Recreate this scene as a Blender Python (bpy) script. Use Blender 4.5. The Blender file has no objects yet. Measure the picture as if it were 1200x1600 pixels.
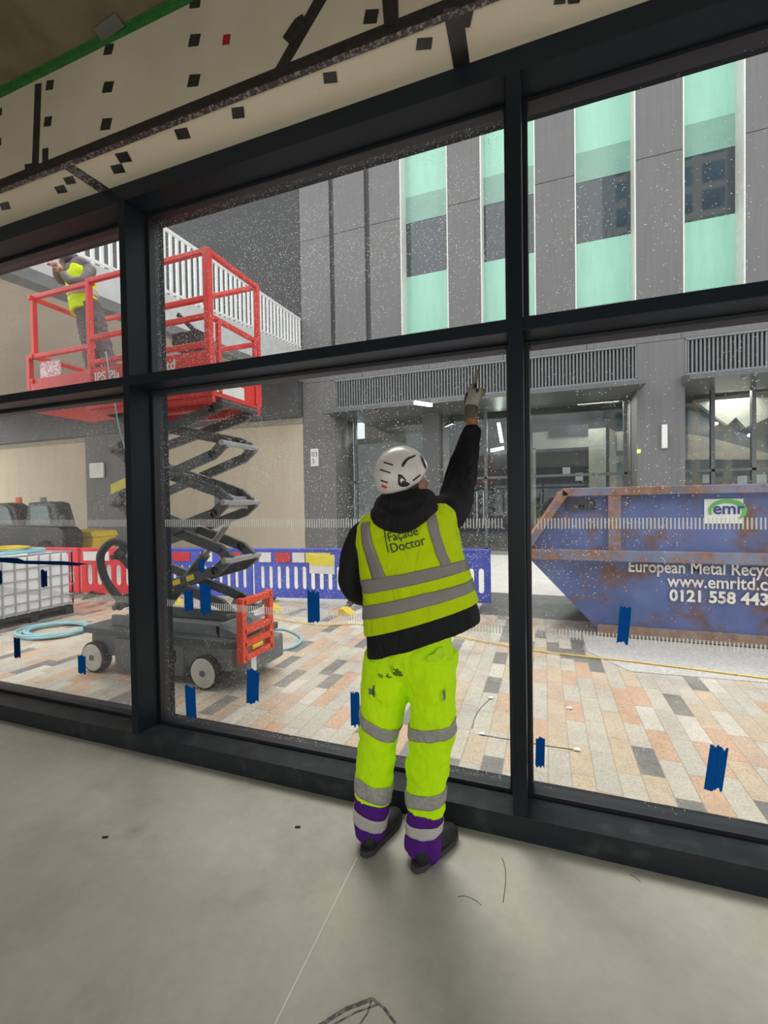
import bpy, math, random
from mathutils import Vector, Matrix, noise
random.seed(7)
scn = bpy.context.scene
COL = scn.collection
PI = math.pi

# ------------------------------------------------------------ camera
YAW, PITCH, ROLL = .3472, -.0198, -.0158
CAM = Vector((0, -2.0867, 1.55))
FPX = 696.5
_cy, _sy, _cp, _sp = math.cos(YAW), math.sin(YAW), math.cos(PITCH), math.sin(PITCH)
FW = Vector((-_sy*_cp, _cy*_cp, _sp)); _r0 = Vector((_cy, _sy, 0)); _u0 = _r0.cross(FW)
RT = math.cos(ROLL)*_r0 + math.sin(ROLL)*_u0
UP = -math.sin(ROLL)*_r0 + math.cos(ROLL)*_u0
cd = bpy.data.cameras.new('camera'); cam = bpy.data.objects.new('camera', cd); COL.objects.link(cam)
R3 = Matrix((RT, UP, -FW)).transposed()
cam.matrix_world = Matrix.Translation(CAM) @ R3.to_4x4()
cd.sensor_fit = 'VERTICAL'; cd.sensor_height = 24.0; cd.lens = FPX/1600*24.0
cd.clip_start = .05; cd.clip_end = 400
scn.camera = cam

# ------------------------------------------------------------ light
SKY = 1.0
w = bpy.data.worlds.new('overcast_sky'); scn.world = w; w.use_nodes = True
nt = w.node_tree; nt.nodes.clear()
tc = nt.nodes.new('ShaderNodeTexCoord'); sp = nt.nodes.new('ShaderNodeSeparateXYZ')
rp = nt.nodes.new('ShaderNodeValToRGB'); bg = nt.nodes.new('ShaderNodeBackground'); ow = nt.nodes.new('ShaderNodeOutputWorld')
rp.color_ramp.elements[0].position = .0; rp.color_ramp.elements[0].color = (.42, .43, .45, 1)
rp.color_ramp.elements[1].position = .9; rp.color_ramp.elements[1].color = (1.0, 1.0, 1.0, 1)
nt.links.new(tc.outputs['Generated'], sp.inputs[0]); nt.links.new(sp.outputs[2], rp.inputs[0])
nt.links.new(rp.outputs[0], bg.inputs[0]); bg.inputs[1].default_value = SKY
nt.links.new(bg.outputs[0], ow.inputs[0])
sl = bpy.data.lights.new('veiled_sun', 'SUN'); sl.energy = .9; sl.angle = math.radians(25); sl.color = (1, .96, .9)
so = bpy.data.objects.new('veiled_sun', sl); COL.objects.link(so)
so.rotation_euler = (math.radians(-28), math.radians(-18), 0)
scn.view_settings.view_transform = 'Standard'; scn.view_settings.look = 'None'
scn.view_settings.gamma = 1; scn.view_settings.use_curve_mapping = False
scn.view_settings.exposure = 1.5
try:
    scn.cycles.use_denoising = True; scn.cycles.max_bounces = 10; scn.cycles.transparent_max_bounces = 24
    scn.cycles.sample_clamp_indirect = 6
except Exception: pass

def W(u, v, y):
    d = FW + RT*((u-600)/FPX) - UP*((v-800)/FPX); t = (y-CAM.y)/d.y
    return CAM + d*t
def WX(u, v, x):
    d = FW + RT*((u-600)/FPX) - UP*((v-800)/FPX); t = (x-CAM.x)/d.x
    return CAM + d*t
def WZ(u, v, z):
    d = FW + RT*((u-600)/FPX) - UP*((v-800)/FPX); t = (z-CAM.z)/d.z
    return CAM + d*t

# ------------------------------------------------------------ mesh helpers
class MB:
    def __init__(s): s.v = []; s.f = []; s.m = []; s.mi = 0
    def add(s, vs, fs):
        b = len(s.v); s.v += [tuple(p) for p in vs]; s.f += [tuple(i+b for i in f) for f in fs]; s.m += [s.mi]*len(fs); return s
    def box(s, x0, x1, y0, y1, z0, z1):
        x0, x1 = sorted((x0, x1)); y0, y1 = sorted((y0, y1)); z0, z1 = sorted((z0, z1))
        return s.add([(x0,y0,z0),(x1,y0,z0),(x1,y1,z0),(x0,y1,z0),(x0,y0,z1),(x1,y0,z1),(x1,y1,z1),(x0,y1,z1)],
              [(0,3,2,1),(4,5,6,7),(0,1,5,4),(1,2,6,5),(2,3,7,6),(3,0,4,7)])
    def bar(s, a, b, wd, h, up=(0,0,1)):
        a = Vector(a); b = Vector(b); d = (b-a).normalized(); up = Vector(up)
        if abs(d.dot(up)) > .98: up = Vector((0,1,0))
        sd = d.cross(up).normalized(); uu = sd.cross(d)
        vs = [p + sd*i*wd/2 + uu*j*h/2 for p in (a, b) for i, j in ((-1,-1),(1,-1),(1,1),(-1,1))]
        return s.add(vs, [(0,1,2,3),(7,6,5,4),(0,4,5,1),(1,5,6,2),(2,6,7,3),(3,7,4,0)])
    def prism(s, poly, d, vec):   # poly: list of 3D points; extruded along vec*d
        n = len(poly); v = Vector(vec)*d; p = [Vector(q) for q in poly]
        return s.add(p + [q+v for q in p], [tuple(range(n-1,-1,-1)), tuple(range(n, 2*n))] + [(i,(i+1)%n,(i+1)%n+n,i+n) for i in range(n)])
    def sweep(s, pts, rads, n=12, cap=True, side=None, closed=False, ex=2.0):
        pts = [Vector(p) for p in pts]; N = len(pts)
        if not isinstance(rads, (list, tuple)): rads = [rads]*N
        ref = Vector(side) if side else None; prev = None; vs = []
        for i, p in enumerate(pts):
            if closed: t = (pts[(i+1)%N]-pts[i-1]).normalized()
            else: t = (pts[min(i+1,N-1)]-pts[max(i-1,0)]).normalized()
            if ref is not None: a = ref - t*ref.dot(t)
            elif prev is None:
                q = Vector((0,0,1)) if abs(t.z) < .9 else Vector((1,0,0)); a = q - t*q.dot(t)
            else: a = prev - t*prev.dot(t)
            a.normalize(); b = t.cross(a); prev = a
            r = rads[i]; ra, rb = (r if isinstance(r, (list, tuple)) else (r, r))
            for k in range(n):
                th = 2*PI*k/n; c, q = math.cos(th), math.sin(th)
                if ex != 2.0:
                    c = math.copysign(abs(c)**(2/ex), c); q = math.copysign(abs(q)**(2/ex), q)
                vs.append(p + a*ra*c + b*rb*q)
        fs = []
        M = N if closed else N-1
        for i in range(M):
            j = (i+1) % N
            for k in range(n): fs.append((i*n+k, i*n+(k+1)%n, j*n+(k+1)%n, j*n+k))
        if cap and not closed:
            fs.append(tuple(range(n-1,-1,-1))); fs.append(tuple((N-1)*n+k for k in range(n)))
        return s.add(vs, fs)
    def cyl(s, a, b, r, n=16): return s.sweep([a, b], r, n)
    def ball(s, c, r, n=16, m=10, rot=None):
        rr = r if isinstance(r, (list, tuple)) else (r,r,r); c = Vector(c); vs = []; fs = []
        for i in range(1, m):
            ph = PI*i/m
            for k in range(n):
                th = 2*PI*k/n; q = Vector((rr[0]*math.sin(ph)*math.cos(th), rr[1]*math.sin(ph)*math.sin(th), rr[2]*math.cos(ph)))
                if rot is not None: q = rot @ q
                vs.append(c+q)
        t = Vector((0,0,rr[2])); bt = -t
        if rot is not None: t = rot@t; bt = rot@bt
        vs += [c+t, c+bt]; T = len(vs)-2
        for i in range(m-2):
            for k in range(n): fs.append((i*n+k, (i+1)*n+k, (i+1)*n+(k+1)%n, i*n+(k+1)%n))
        for k in range(n): fs.append((T, k, (k+1)%n)); fs.append((T+1, (m-2)*n+(k+1)%n, (m-2)*n+k))
        return s.add(vs, fs)
    def build(s, name, mat, parent=None, smooth=False, bevel=0, vox=0, sm=0, disp=None, sol=0, sub=0):
        me = bpy.data.meshes.new(name); me.from_pydata(s.v, [], s.f)
        mats = mat if isinstance(mat, list) else [mat]
        for m in mats: me.materials.append(m)
        if len(mats) > 1:
            me.polygons.foreach_set('material_index', s.m)
        me.validate(); me.update()
        o = bpy.data.objects.new(name, me); COL.objects.link(o)
        if smooth or vox: me.polygons.foreach_set('use_smooth', [True]*len(me.polygons))
        if vox:
            md = o.modifiers.new('r', 'REMESH'); md.mode = 'VOXEL'; md.voxel_size = vox; md.use_smooth_shade = True
        if sm:
            md = o.modifiers.new('s', 'SMOOTH'); md.iterations = sm; md.factor = .5
        if sub:
            md = o.modifiers.new('u', 'SUBSURF'); md.levels = sub; md.render_levels = sub
        if disp:
            tx = bpy.data.textures.new(name+'_folds', 'CLOUDS'); tx.noise_scale = disp[0]; tx.noise_depth = 2
            md = o.modifiers.new('d', 'DISPLACE'); md.texture = tx; md.strength = disp[1]; md.mid_level = .5
            md.texture_coords = 'OBJECT' if len(disp) > 2 else 'LOCAL'
            if len(disp) > 2: md.texture_coords_object = disp[2]
        if sol:
            md = o.modifiers.new('t', 'SOLIDIFY'); md.thickness = sol; md.offset = 0
        if bevel:
            md = o.modifiers.new('b', 'BEVEL'); md.width = bevel; md.segments = 2; md.limit_method = 'ANGLE'
        if parent is not None: put(o, parent)
        return o
def origin(p):
    l = Vector((0,0,0))
    while p is not None: l = l + p.location; p = p.parent if p.matrix_parent_inverse == Matrix() else None
    return l
def put(o, parent):
    o.parent = parent
    if parent.get('base') is not None:   # children written in world metres
        o.matrix_parent_inverse = Matrix.Translation(-Vector(parent['base']))
def tag(o, label, cat, group=None, kind=None):
    if label: o['label'] = label
    if cat: o['category'] = cat
    if group: o['group'] = group
    if kind: o['kind'] = kind
    elif cat: o['kind'] = 'thing'
    return o
def thing(name, label, cat, loc=(0,0,0), group=None, kind=None, rz=0, local=False):
    o = bpy.data.objects.new(name, None); COL.objects.link(o); o.location = loc; o.rotation_euler = (0,0,rz); o.empty_display_size = .1
    if not local and Vector(loc).length > 0: o['base'] = list(loc)
    return tag(o, label, cat, group, kind)
def dup(root, loc, rz=0, label=None, group=None):
    r = root.copy(); COL.objects.link(r); r.location = loc; r.rotation_euler = (0,0,rz)
    if label: r['label'] = label
    if group: r['group'] = group
    for ch in list(root.children):
        c = ch.copy(); COL.objects.link(c); c.parent = r
        for g in list(ch.children):
            d = g.copy(); COL.objects.link(d); d.parent = c
    return r
def struct(o): o['kind'] = 'structure'; return o
def cr(pts, n=6):   # Catmull-Rom through points (tuples of any length)
    P = [tuple(p) for p in pts]; out = []
    for i in range(len(P)-1):
        a, b, c, d = P[max(i-1,0)], P[i], P[i+1], P[min(i+2,len(P)-1)]
        for k in range(n):
            t = k/n
            out.append(tuple(.5*((2*b[j]) + (c[j]-a[j])*t + (2*a[j]-5*b[j]+4*c[j]-d[j])*t*t + (3*b[j]-a[j]-3*c[j]+d[j])*t**3) for j in range(len(b))))
    out.append(P[-1]); return out
def limb(mb, rows, n=14, k=5, side=None, ex=2.0):   # rows: (Vector, ra, rb)
    q = cr([(r[0][0], r[0][1], r[0][2], r[1], r[2] if len(r) > 2 else r[1]) for r in rows], k)
    mb.sweep([p[:3] for p in q], [(p[3], p[4]) for p in q], n, side=side, ex=ex)
FONT = None
def text(name, body, size, mat, parent, o, xd, yd, bold=0, extr=.001, align='LEFT', shrink=None, off=.003, xs=1.0):
    cu = bpy.data.curves.new(name, 'FONT'); cu.body = body; cu.size = size; cu.extrude = extr; cu.offset = bold
    cu.align_x = align; cu.resolution_u = 3
    t = bpy.data.objects.new(name+'_c', cu); COL.objects.link(t)
    bpy.context.view_layer.update()
    me = bpy.data.meshes.new_from_object(t.evaluated_get(bpy.context.evaluated_depsgraph_get()))
    bpy.data.objects.remove(t); me.name = name
    xd = Vector(xd).normalized(); yd = Vector(yd).normalized(); z = xd.cross(yd).normalized(); yd = z.cross(xd)
    M = Matrix.Translation(Vector(o)) @ Matrix((xd*xs, yd, z)).transposed().to_4x4()
    me.transform(M); me.materials.clear(); me.materials.append(mat)
    ob = bpy.data.objects.new(name, me); COL.objects.link(ob)
    if shrink is not None: wrap(ob, shrink, off)
    put(ob, parent); return ob
def wrap(ob, tgt, off=.003):
    md = ob.modifiers.new('w', 'SHRINKWRAP'); md.target = tgt; md.wrap_method = 'NEAREST_SURFACEPOINT'; md.wrap_mode = 'ABOVE_SURFACE'; md.offset = off

# ------------------------------------------------------------ materials
def nodes(name):
    m = bpy.data.materials.new(name); m.use_nodes = True; t = m.node_tree
    return m, t, t.nodes['Principled BSDF'], t.nodes['Material Output']
def rgb(c): return (c[0], c[1], c[2], 1)
def noise_n(t, scale, detail=4, rough=.55, stretch=None, coord='Object'):
    tc = t.nodes.new('ShaderNodeTexCoord'); n = t.nodes.new('ShaderNodeTexNoise'); n.inputs['Scale'].default_value = scale
    n.inputs['Detail'].default_value = detail; n.inputs['Roughness'].default_value = rough
    if stretch:
        mp = t.nodes.new('ShaderNodeMapping'); mp.inputs['Scale'].default_value = stretch; t.links.new(tc.outputs[coord], mp.inputs[0]); t.links.new(mp.outputs[0], n.inputs['Vector'])
    else: t.links.new(tc.outputs[coord], n.inputs['Vector'])
    return n
def ramp(t, src, stops, const=False):
    r = t.nodes.new('ShaderNodeValToRGB'); e = r.color_ramp.elements
    if const: r.color_ramp.interpolation = 'CONSTANT'
    while len(e) < len(stops): e.new(.5)
    for i, (p, c) in enumerate(stops):
        e[i].position = p; e[i].color = rgb(c) if isinstance(c, (tuple, list)) else (c, c, c, 1)
    t.links.new(src, r.inputs[0]); return r
def mix(t, a, b, f):
    m = t.nodes.new('ShaderNodeMix'); m.data_type = 'RGBA'
    for i, v in ((6, a), (7, b)):
        if isinstance(v, (tuple, list)): m.inputs[i].default_value = rgb(v)
        else: t.links.new(v, m.inputs[i])
    if isinstance(f, (int, float)): m.inputs[0].default_value = f
    else: t.links.new(f, m.inputs[0])
    return m.outputs[2]
def mth(t, op, a, b=None, c=None):
    n = t.nodes.new('ShaderNodeMath'); n.operation = op
    for i, v in enumerate((a, b, c)):
        if v is None: continue
        if isinstance(v, (int, float)): n.inputs[i].default_value = v
        else: t.links.new(v, n.inputs[i])
    return n.outputs[0]
def bump(t, bs, src, strength, dist=.01):
    b = t.nodes.new('ShaderNodeBump'); b.inputs['Strength'].default_value = strength; b.inputs['Distance'].default_value = dist
    t.links.new(src, b.inputs['Height']); t.links.new(b.outputs[0], bs.inputs['Normal'])
def mat(name, c, rough=.6, metal=0, c2=None, sc=6, lo=.35, hi=.7, bmp=None, stretch=None, coat=0, spec=None, emis=None):
    m, t, b, o = nodes(name)
    b.inputs['Roughness'].default_value = rough; b.inputs['Metallic'].default_value = metal
    if c2 is None: c2 = tuple(x*.86 for x in c)
    n = noise_n(t, sc, stretch=stretch); r = ramp(t, n.outputs[0], [(lo, c), (hi, c2)]); t.links.new(r.outputs[0], b.inputs['Base Color'])
    if bmp:
        n2 = noise_n(t, bmp[0], 5, stretch=bmp[2] if len(bmp) > 2 else None); bump(t, b, n2.outputs[0], bmp[1], bmp[3] if len(bmp) > 3 else .01)
    if coat: b.inputs['Coat Weight'].default_value = coat
    if spec is not None: b.inputs['Specular IOR Level'].default_value = spec
    if emis: b.inputs['Emission Color'].default_value = rgb(emis[0]); b.inputs['Emission Strength'].default_value = emis[1]
    return m

M_frame = mat('powder_coated_slate', (.012,.017,.022), .34, c2=(.010,.014,.018), sc=3, bmp=(220,.04), spec=.16)
M_sill = mat('dusty_slate_sill', (.020,.024,.027), .36, c2=(.06,.063,.063), sc=9, lo=.52, hi=.85, bmp=(60,.05), spec=.2)
M_bead = mat('black_gasket', (.012,.012,.016), .45)
M_black = mat('black_plastic', (.012,.012,.013), .5)
M_board = mat('beige_fire_board', (.52,.46,.36), .8, c2=(.45,.395,.30), sc=2.2, bmp=(40,.1))
M_board_lit = mat('lit_fire_board', (.80,.71,.55), .8, c2=(.74,.65,.49), sc=2.2, bmp=(40,.1))  # same beige board, lightened for the light bounced onto the soffit
M_conc = mat('brown_concrete_soffit', (.20,.165,.10), .9, c2=(.14,.11,.065), sc=5, bmp=(30,.3))
M_gaffer = mat('black_tape', (.014,.013,.013), .38, c2=(.03,.028,.027), sc=40, bmp=(50,.2))
M_green = mat('green_tape', (.03,.17,.03), .6, c2=(.02,.10,.02), sc=30)
M_red_tape = mat('red_tape', (.35,.01,.015), .5)
M_mesh = mat('speckled_corner_bead', (.05,.035,.035), .5, c2=(.30,.26,.24), sc=60, lo=.5, hi=.62)
M_blue = mat('blue_masking_tape', (.006,.085,.28), .6, c2=(.005,.07,.235), sc=30)
M_navy = mat('navy_tape', (.004,.022,.09), .6)
def thin_mat(name, c, tr, keep=0):
    m, t, b, o = nodes(name); t.nodes.remove(b); d = t.nodes.new('ShaderNodeBsdfDiffuse'); l = t.nodes.new('ShaderNodeBsdfTranslucent'); x = t.nodes.new('ShaderNodeMixShader')
    n = noise_n(t, 40, 3); r = ramp(t, n.outputs[0], [(.3,c),(.7,tuple(q*.88 for q in c))])
    t.links.new(r.outputs[0], d.inputs[0]); t.links.new(r.outputs[0], l.inputs[0]); x.inputs[0].default_value = tr; t.links.new(d.outputs[0], x.inputs[1]); t.links.new(l.outputs[0], x.inputs[2])
    last = x
    if keep:
        a = t.nodes.new('ShaderNodeBsdfTransparent'); y = t.nodes.new('ShaderNodeMixShader'); y.inputs[0].default_value = keep; t.links.new(x.outputs[0], y.inputs[1]); t.links.new(a.outputs[0], y.inputs[2]); last = y
    t.links.new(last.outputs[0], o.inputs[0]); return m
M_blue = thin_mat('blue_masking_tape', (.01,.16,.50), .5); M_navy = thin_mat('navy_tape', (.006,.035,.16), .35)
M_frit = thin_mat('frit', (.80,.80,.77), .7, .35)
M_white = mat('white_plastic', (.78,.78,.76), .45)
M_wall = mat('plaster_wall', (.42,.40,.36), .9, c2=(.36,.345,.31), sc=2)

def floor_mat():
    m, t, b, o = nodes('polished_concrete_floor')
    n = noise_n(t, 1.3, 6, .6); r = ramp(t, n.outputs[0], [(.3,(.335,.325,.265)),(.5,(.41,.395,.33)),(.72,(.46,.445,.38))])
    n2 = noise_n(t, 14, 8, .7); r2 = ramp(t, n2.outputs[0], [(.35,.82),(.65,1.06)])
    mm = t.nodes.new('ShaderNodeMix'); mm.data_type='RGBA'; mm.blend_type='MULTIPLY'; mm.inputs[0].default_value = .45
    t.links.new(r.outputs[0], mm.inputs[6]); t.links.new(r2.outputs[0], mm.inputs[7])
    # a few brown stains
    tc = t.nodes.new('ShaderNodeTexCoord'); cur = mm.outputs[2]
    n4 = noise_n(t, 9, 4)
    for (x, y, r_, s) in ((-1.86,-.52,.075,.45),(-1.74,-.535,.05,.25),(-1.1,-.62,.06,.15),(.75,-.5,.05,.2)):
        vm = t.nodes.new('ShaderNodeVectorMath'); vm.operation='DISTANCE'; vm.inputs[1].default_value=(x,y,0); t.links.new(tc.outputs['Object'], vm.inputs[0])
        d = mth(t,'ADD', vm.outputs['Value'], mth(t,'MULTIPLY', mth(t,'SUBTRACT', n4.outputs[0], .5), .1))
        f = mth(t,'MULTIPLY', mth(t,'SUBTRACT', 1.0, mth(t,'SMOOTH_MIN', mth(t,'DIVIDE', d, r_), 1.0, .2)), s); 
        f = mth(t,'MAXIMUM', f, 0.0)
        cur = mix(t, cur, (.20,.14,.10), f)
    t.links.new(cur, b.inputs['Base Color']); b.inputs['Roughness'].default_value = .52
    n3 = noise_n(t, 30, 6); bump(t, b, n3.outputs[0], .12, .004)
    b.inputs['Specular IOR Level'].default_value = .3
    return m
M_floor = floor_mat()

def paver_mat():
    m, t, b, o = nodes('mixed_clay_and_granite_pavers')
    tc = t.nodes.new('ShaderNodeTexCoord'); s = t.nodes.new('ShaderNodeSeparateXYZ'); t.links.new(tc.outputs['Object'], s.inputs[0])
    xr = mth(t,'DIVIDE', s.outputs[0], .135); row = mth(t,'FLOOR', xr); fx = mth(t,'FRACT', xr)
    wn = t.nodes.new('ShaderNodeTexWhiteNoise'); wn.noise_dimensions = '1D'; t.links.new(row, wn.inputs['W'])
    yr = mth(t,'DIVIDE', mth(t,'ADD', s.outputs[1], mth(t,'MULTIPLY', wn.outputs['Value'], 3.7)), mth(t,'ADD', .34, mth(t,'MULTIPLY', wn.outputs['Value'], .12)))
    ci = mth(t,'FLOOR', yr); fy = mth(t,'FRACT', yr)
    cb = t.nodes.new('ShaderNodeCombineXYZ'); t.links.new(row, cb.inputs[0]); t.links.new(ci, cb.inputs[1])
    w2 = t.nodes.new('ShaderNodeTexWhiteNoise'); w2.noise_dimensions = '2D'; t.links.new(cb.outputs[0], w2.inputs['Vector'])
    r = ramp(t, w2.outputs['Value'], [(0,(.50,.455,.375)),(.27,(.52,.41,.29)),(.43,(.53,.35,.235)),(.57,(.46,.42,.355)),(.73,(.19,.18,.165)),(.84,(.58,.53,.45)),(.93,(.50,.37,.27))], True)
    sp_ = noise_n(t, 90, 3, .8); sr = ramp(t, sp_.outputs[0], [(.36,.6),(.5,1.0),(.66,1.3)])
    mm = t.nodes.new('ShaderNodeMix'); mm.data_type='RGBA'; mm.blend_type='MULTIPLY'; mm.inputs[0].default_value=.7
    t.links.new(r.outputs[0], mm.inputs[6]); t.links.new(sr.outputs[0], mm.inputs[7])
    mx = mth(t,'MAXIMUM', mth(t,'LESS_THAN', fx, .05), mth(t,'LESS_THAN', fy, .018))
    c = mix(t, mm.outputs[2], (.30,.25,.19), mth(t,'MULTIPLY', mx, .75))
    dirt = noise_n(t, 1.1, 5); dr = ramp(t, dirt.outputs[0], [(.45,0.),(.75,.35)]); c = mix(t, c, (.62,.55,.44), dr.outputs[0])
    t.links.new(c, b.inputs['Base Color'])
    wet = noise_n(t, 2.3, 6, .65); wr = ramp(t, wet.outputs[0], [(.42,.62),(.58,.2)]); t.links.new(wr.outputs[0], b.inputs['Roughness'])
    hb = mth(t,'SUBTRACT', mth(t,'MULTIPLY', sp_.outputs[0], .3), mx); bump(t, b, hb, .35, .004)
    return m
M_paver = paver_mat()

def glass_mat(name, hz, seed, drops):
    m, t, b, o = nodes(name); t.nodes.remove(b)
    tr = t.nodes.new('ShaderNodeBsdfTransparent'); tr.inputs[0].default_value = (.95,.97,.96,1)
    gl = t.nodes.new('ShaderNodeBsdfGlossy'); gl.inputs['Roughness'].default_value = .02
    lw = t.nodes.new('ShaderNodeLayerWeight'); fr_ = mth(t,'ADD', .012, mth(t,'MULTIPLY', mth(t,'POWER', mth(t,'MINIMUM', mth(t,'MAXIMUM', lw.outputs['Facing'], .001), .999), 5.0), .7))
    m1 = t.nodes.new('ShaderNodeMixShader'); t.links.new(fr_, m1.inputs[0]); t.links.new(tr.outputs[0], m1.inputs[1]); t.links.new(gl.outputs[0], m1.inputs[2])
    di = t.nodes.new('ShaderNodeBsdfDiffuse'); tl = t.nodes.new('ShaderNodeBsdfTranslucent'); di.inputs[0].default_value = (.85,.85,.83,1); tl.inputs[0].default_value = (.9,.9,.88,1)
    m2 = t.nodes.new('ShaderNodeMixShader'); m2.inputs[0].default_value = .8; t.links.new(di.outputs[0], m2.inputs[1]); t.links.new(tl.outputs[0], m2.inputs[2])
    tc = t.nodes.new('ShaderNodeTexCoord'); mp = t.nodes.new('ShaderNodeMapping'); mp.inputs['Location'].default_value = (seed, seed*2, seed*3); t.links.new(tc.outputs['Object'], mp.inputs[0])
    vo = t.nodes.new('ShaderNodeTexVoronoi'); vo.inputs['Scale'].default_value = 150; t.links.new(mp.outputs[0], vo.inputs['Vector'])
    wn = t.nodes.new('ShaderNodeSeparateColor'); t.links.new(vo.outputs['Color'], wn.inputs[0])
    # drop size varies per cell, many cells empty; patches where the spray dried thickest
    pn = t.nodes.new('ShaderNodeTexNoise'); pn.inputs['Scale'].default_value = 1.7; pn.inputs['Detail'].default_value = 4; t.links.new(mp.outputs[0], pn.inputs['Vector'])
    dens = ramp(t, pn.outputs[0], [(.40,drops*.25),(.66,drops)])
    sz = mth(t,'MULTIPLY', mth(t,'POWER', mth(t,'MAXIMUM', wn.outputs[0], .001), 2.2), .44)
    on = mth(t,'LESS_THAN', wn.outputs[1], dens.outputs[0])
    dot = mth(t,'MULTIPLY', mth(t,'LESS_THAN', vo.outputs['Distance'], sz), on)
    # vertical run marks
    m3 = t.nodes.new('ShaderNodeMapping'); m3.inputs['Scale'].default_value = (26,26,.9); m3.inputs['Location'].default_value = (seed,0,seed); t.links.new(tc.outputs['Object'], m3.inputs[0])
    st = t.nodes.new('ShaderNodeTexNoise'); st.inputs['Scale'].default_value = 1.0; st.inputs['Detail'].default_value = 6; st.inputs['Roughness'].default_value = .7; t.links.new(m3.outputs[0], st.inputs['Vector'])
    sr = ramp(t, st.outputs[0], [(.42,0.),(.72,1.)])
    hz_n = ramp(t, pn.outputs[0], [(.35,.5),(.7,1.3)])
    haze = mth(t,'MULTIPLY', mth(t,'ADD', mth(t,'MULTIPLY', sr.outputs[0], hz*.8), hz), hz_n.outputs[0])
    f = mth(t,'MINIMUM', mth(t,'ADD', mth(t,'MULTIPLY', dot, .65), haze), .9)
    m4 = t.nodes.new('ShaderNodeMixShader'); t.links.new(f, m4.inputs[0]); t.links.new(m1.outputs[0], m4.inputs[1]); t.links.new(m2.outputs[0], m4.inputs[2])
    t.links.new(m4.outputs[0], o.inputs[0]); return m
def clear_mat():
    m, t, b, o = nodes('clear_pane_face'); t.nodes.remove(b)
    tr = t.nodes.new('ShaderNodeBsdfTransparent'); t.links.new(tr.outputs[0], o.inputs[0]); return m
M_clear = clear_mat()

M_clad = mat('grey_fibre_cement_panel', (.150,.146,.149), .62, c2=(.128,.125,.128), sc=1.5, stretch=(8,8,.4), bmp=(20,.03))
M_clad2 = mat('dark_grey_panel', (.085,.086,.09), .5, c2=(.07,.071,.074), sc=2)
M_groove = mat('dark_recess', (.06,.06,.062), .7)
M_fin = mat('white_reveal', (.72,.72,.68), .5)
M_louv = mat('grey_louvre_blade', (.19,.20,.205), .45)
M_can = mat('dark_canopy_metal', (.11,.115,.12), .4)
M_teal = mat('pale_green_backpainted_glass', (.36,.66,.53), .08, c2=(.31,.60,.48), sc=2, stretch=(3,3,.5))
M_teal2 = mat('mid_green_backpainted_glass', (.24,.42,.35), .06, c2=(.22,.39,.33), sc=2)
M_vis = mat('dark_vision_glass', (.035,.05,.06), .03, c2=(.03,.045,.055), spec=.9)
M_dkglass = mat('black_glass_wall', (.012,.014,.015), .12)
def shop_glass():
    m, t, b, o = nodes('shopfront_glass'); t.nodes.remove(b)
    tr = t.nodes.new('ShaderNodeBsdfTransparent'); tr.inputs[0].default_value = (.80,.84,.84,1)
    gl = t.nodes.new('ShaderNodeBsdfGlossy'); gl.inputs['Roughness'].default_value = .03; gl.inputs[0].default_value = (.8,.8,.8,1)
    n = noise_n(t, 2, 2); r = ramp(t, n.outputs[0], [(.3,.035),(.7,.06)])
    mx = t.nodes.new('ShaderNodeMixShader'); t.links.new(r.outputs[0], mx.inputs[0]); t.links.new(tr.outputs[0], mx.inputs[1]); t.links.new(gl.outputs[0], mx.inputs[2])
    t.links.new(mx.outputs[0], o.inputs[0]); return m
M_shop = shop_glass()
M_hoard = mat('beige_hoarding', (.56,.485,.365), .85, c2=(.51,.44,.335), sc=1.2, stretch=(2,2,.3))
M_soff = mat('beige_soffit_panel', (.50,.44,.37), .8, c2=(.46,.405,.34), sc=.8)
M_slab = mat('pale_concrete_fascia', (.56,.56,.56), .7, c2=(.48,.48,.49), sc=3, bmp=(15,.1))
M_steel = mat('grey_steel_channel', (.16,.165,.165), .5)
M_rail = mat('white_painted_rail', (.80,.80,.79), .4)
M_lob = mat('lobby_beige', (.24,.235,.205), .8)
M_lobw = mat('reflection_pale_stone', (.50,.47,.40), .7, c2=(.42,.39,.33), sc=3)
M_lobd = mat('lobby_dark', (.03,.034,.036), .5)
M_lamp = mat('lit_tube', (1,1,.95), .4, emis=((1,.99,.9), 9))
M_lampg = mat('green_indicator', (.5,.9,.1), .4, emis=((.5,1,.05), 2))
M_sign = mat('white_sign_plate', (.75,.75,.74), .5)
M_tar = mat('pale_concrete_road', (.66,.63,.58), .8, c2=(.58,.55,.50), sc=3, bmp=(60,.15))
M_skip_shade = mat('painted_skip_shadow', (.09,.09,.09), .45, c2=(.15,.145,.14), sc=8)
M_plate = mat('pale_tread_plate', (.60,.58,.55), .42, c2=(.42,.40,.38), sc=30, bmp=(55,.5))

def rusty(name, base, rust, lo, hi, sc=2.5):
    m, t, b, o = nodes(name)
    n = noise_n(t, sc, 9, .68); r = ramp(t, n.outputs[0], [(lo,0.),(hi,1.)])
    n2 = noise_n(t, 11, 5, .6); rr = ramp(t, n2.outputs[0], [(.3,rust),(.7,tuple(x*.45 for x in rust))])
    n3 = noise_n(t, 1.6, 4); bb = ramp(t, n3.outputs[0], [(.3,base),(.7,tuple(min(1,x*1.5+.04) for x in base))])
    c = mix(t, bb.outputs[0], rr.outputs[0], r.outputs[0]); t.links.new(c, b.inputs['Base Color'])
    b.inputs['Roughness'].default_value = .55; bump(t, b, n2.outputs[0], .12, .01); return m
M_skip = rusty('faded_blue_paint_with_rust', (.055,.085,.23), (.20,.10,.07), .49, .63, 2.0)
M_skipr = rusty('rusted_blue_rail', (.10,.13,.22), (.34,.17,.10), .40, .58, 4)
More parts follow.
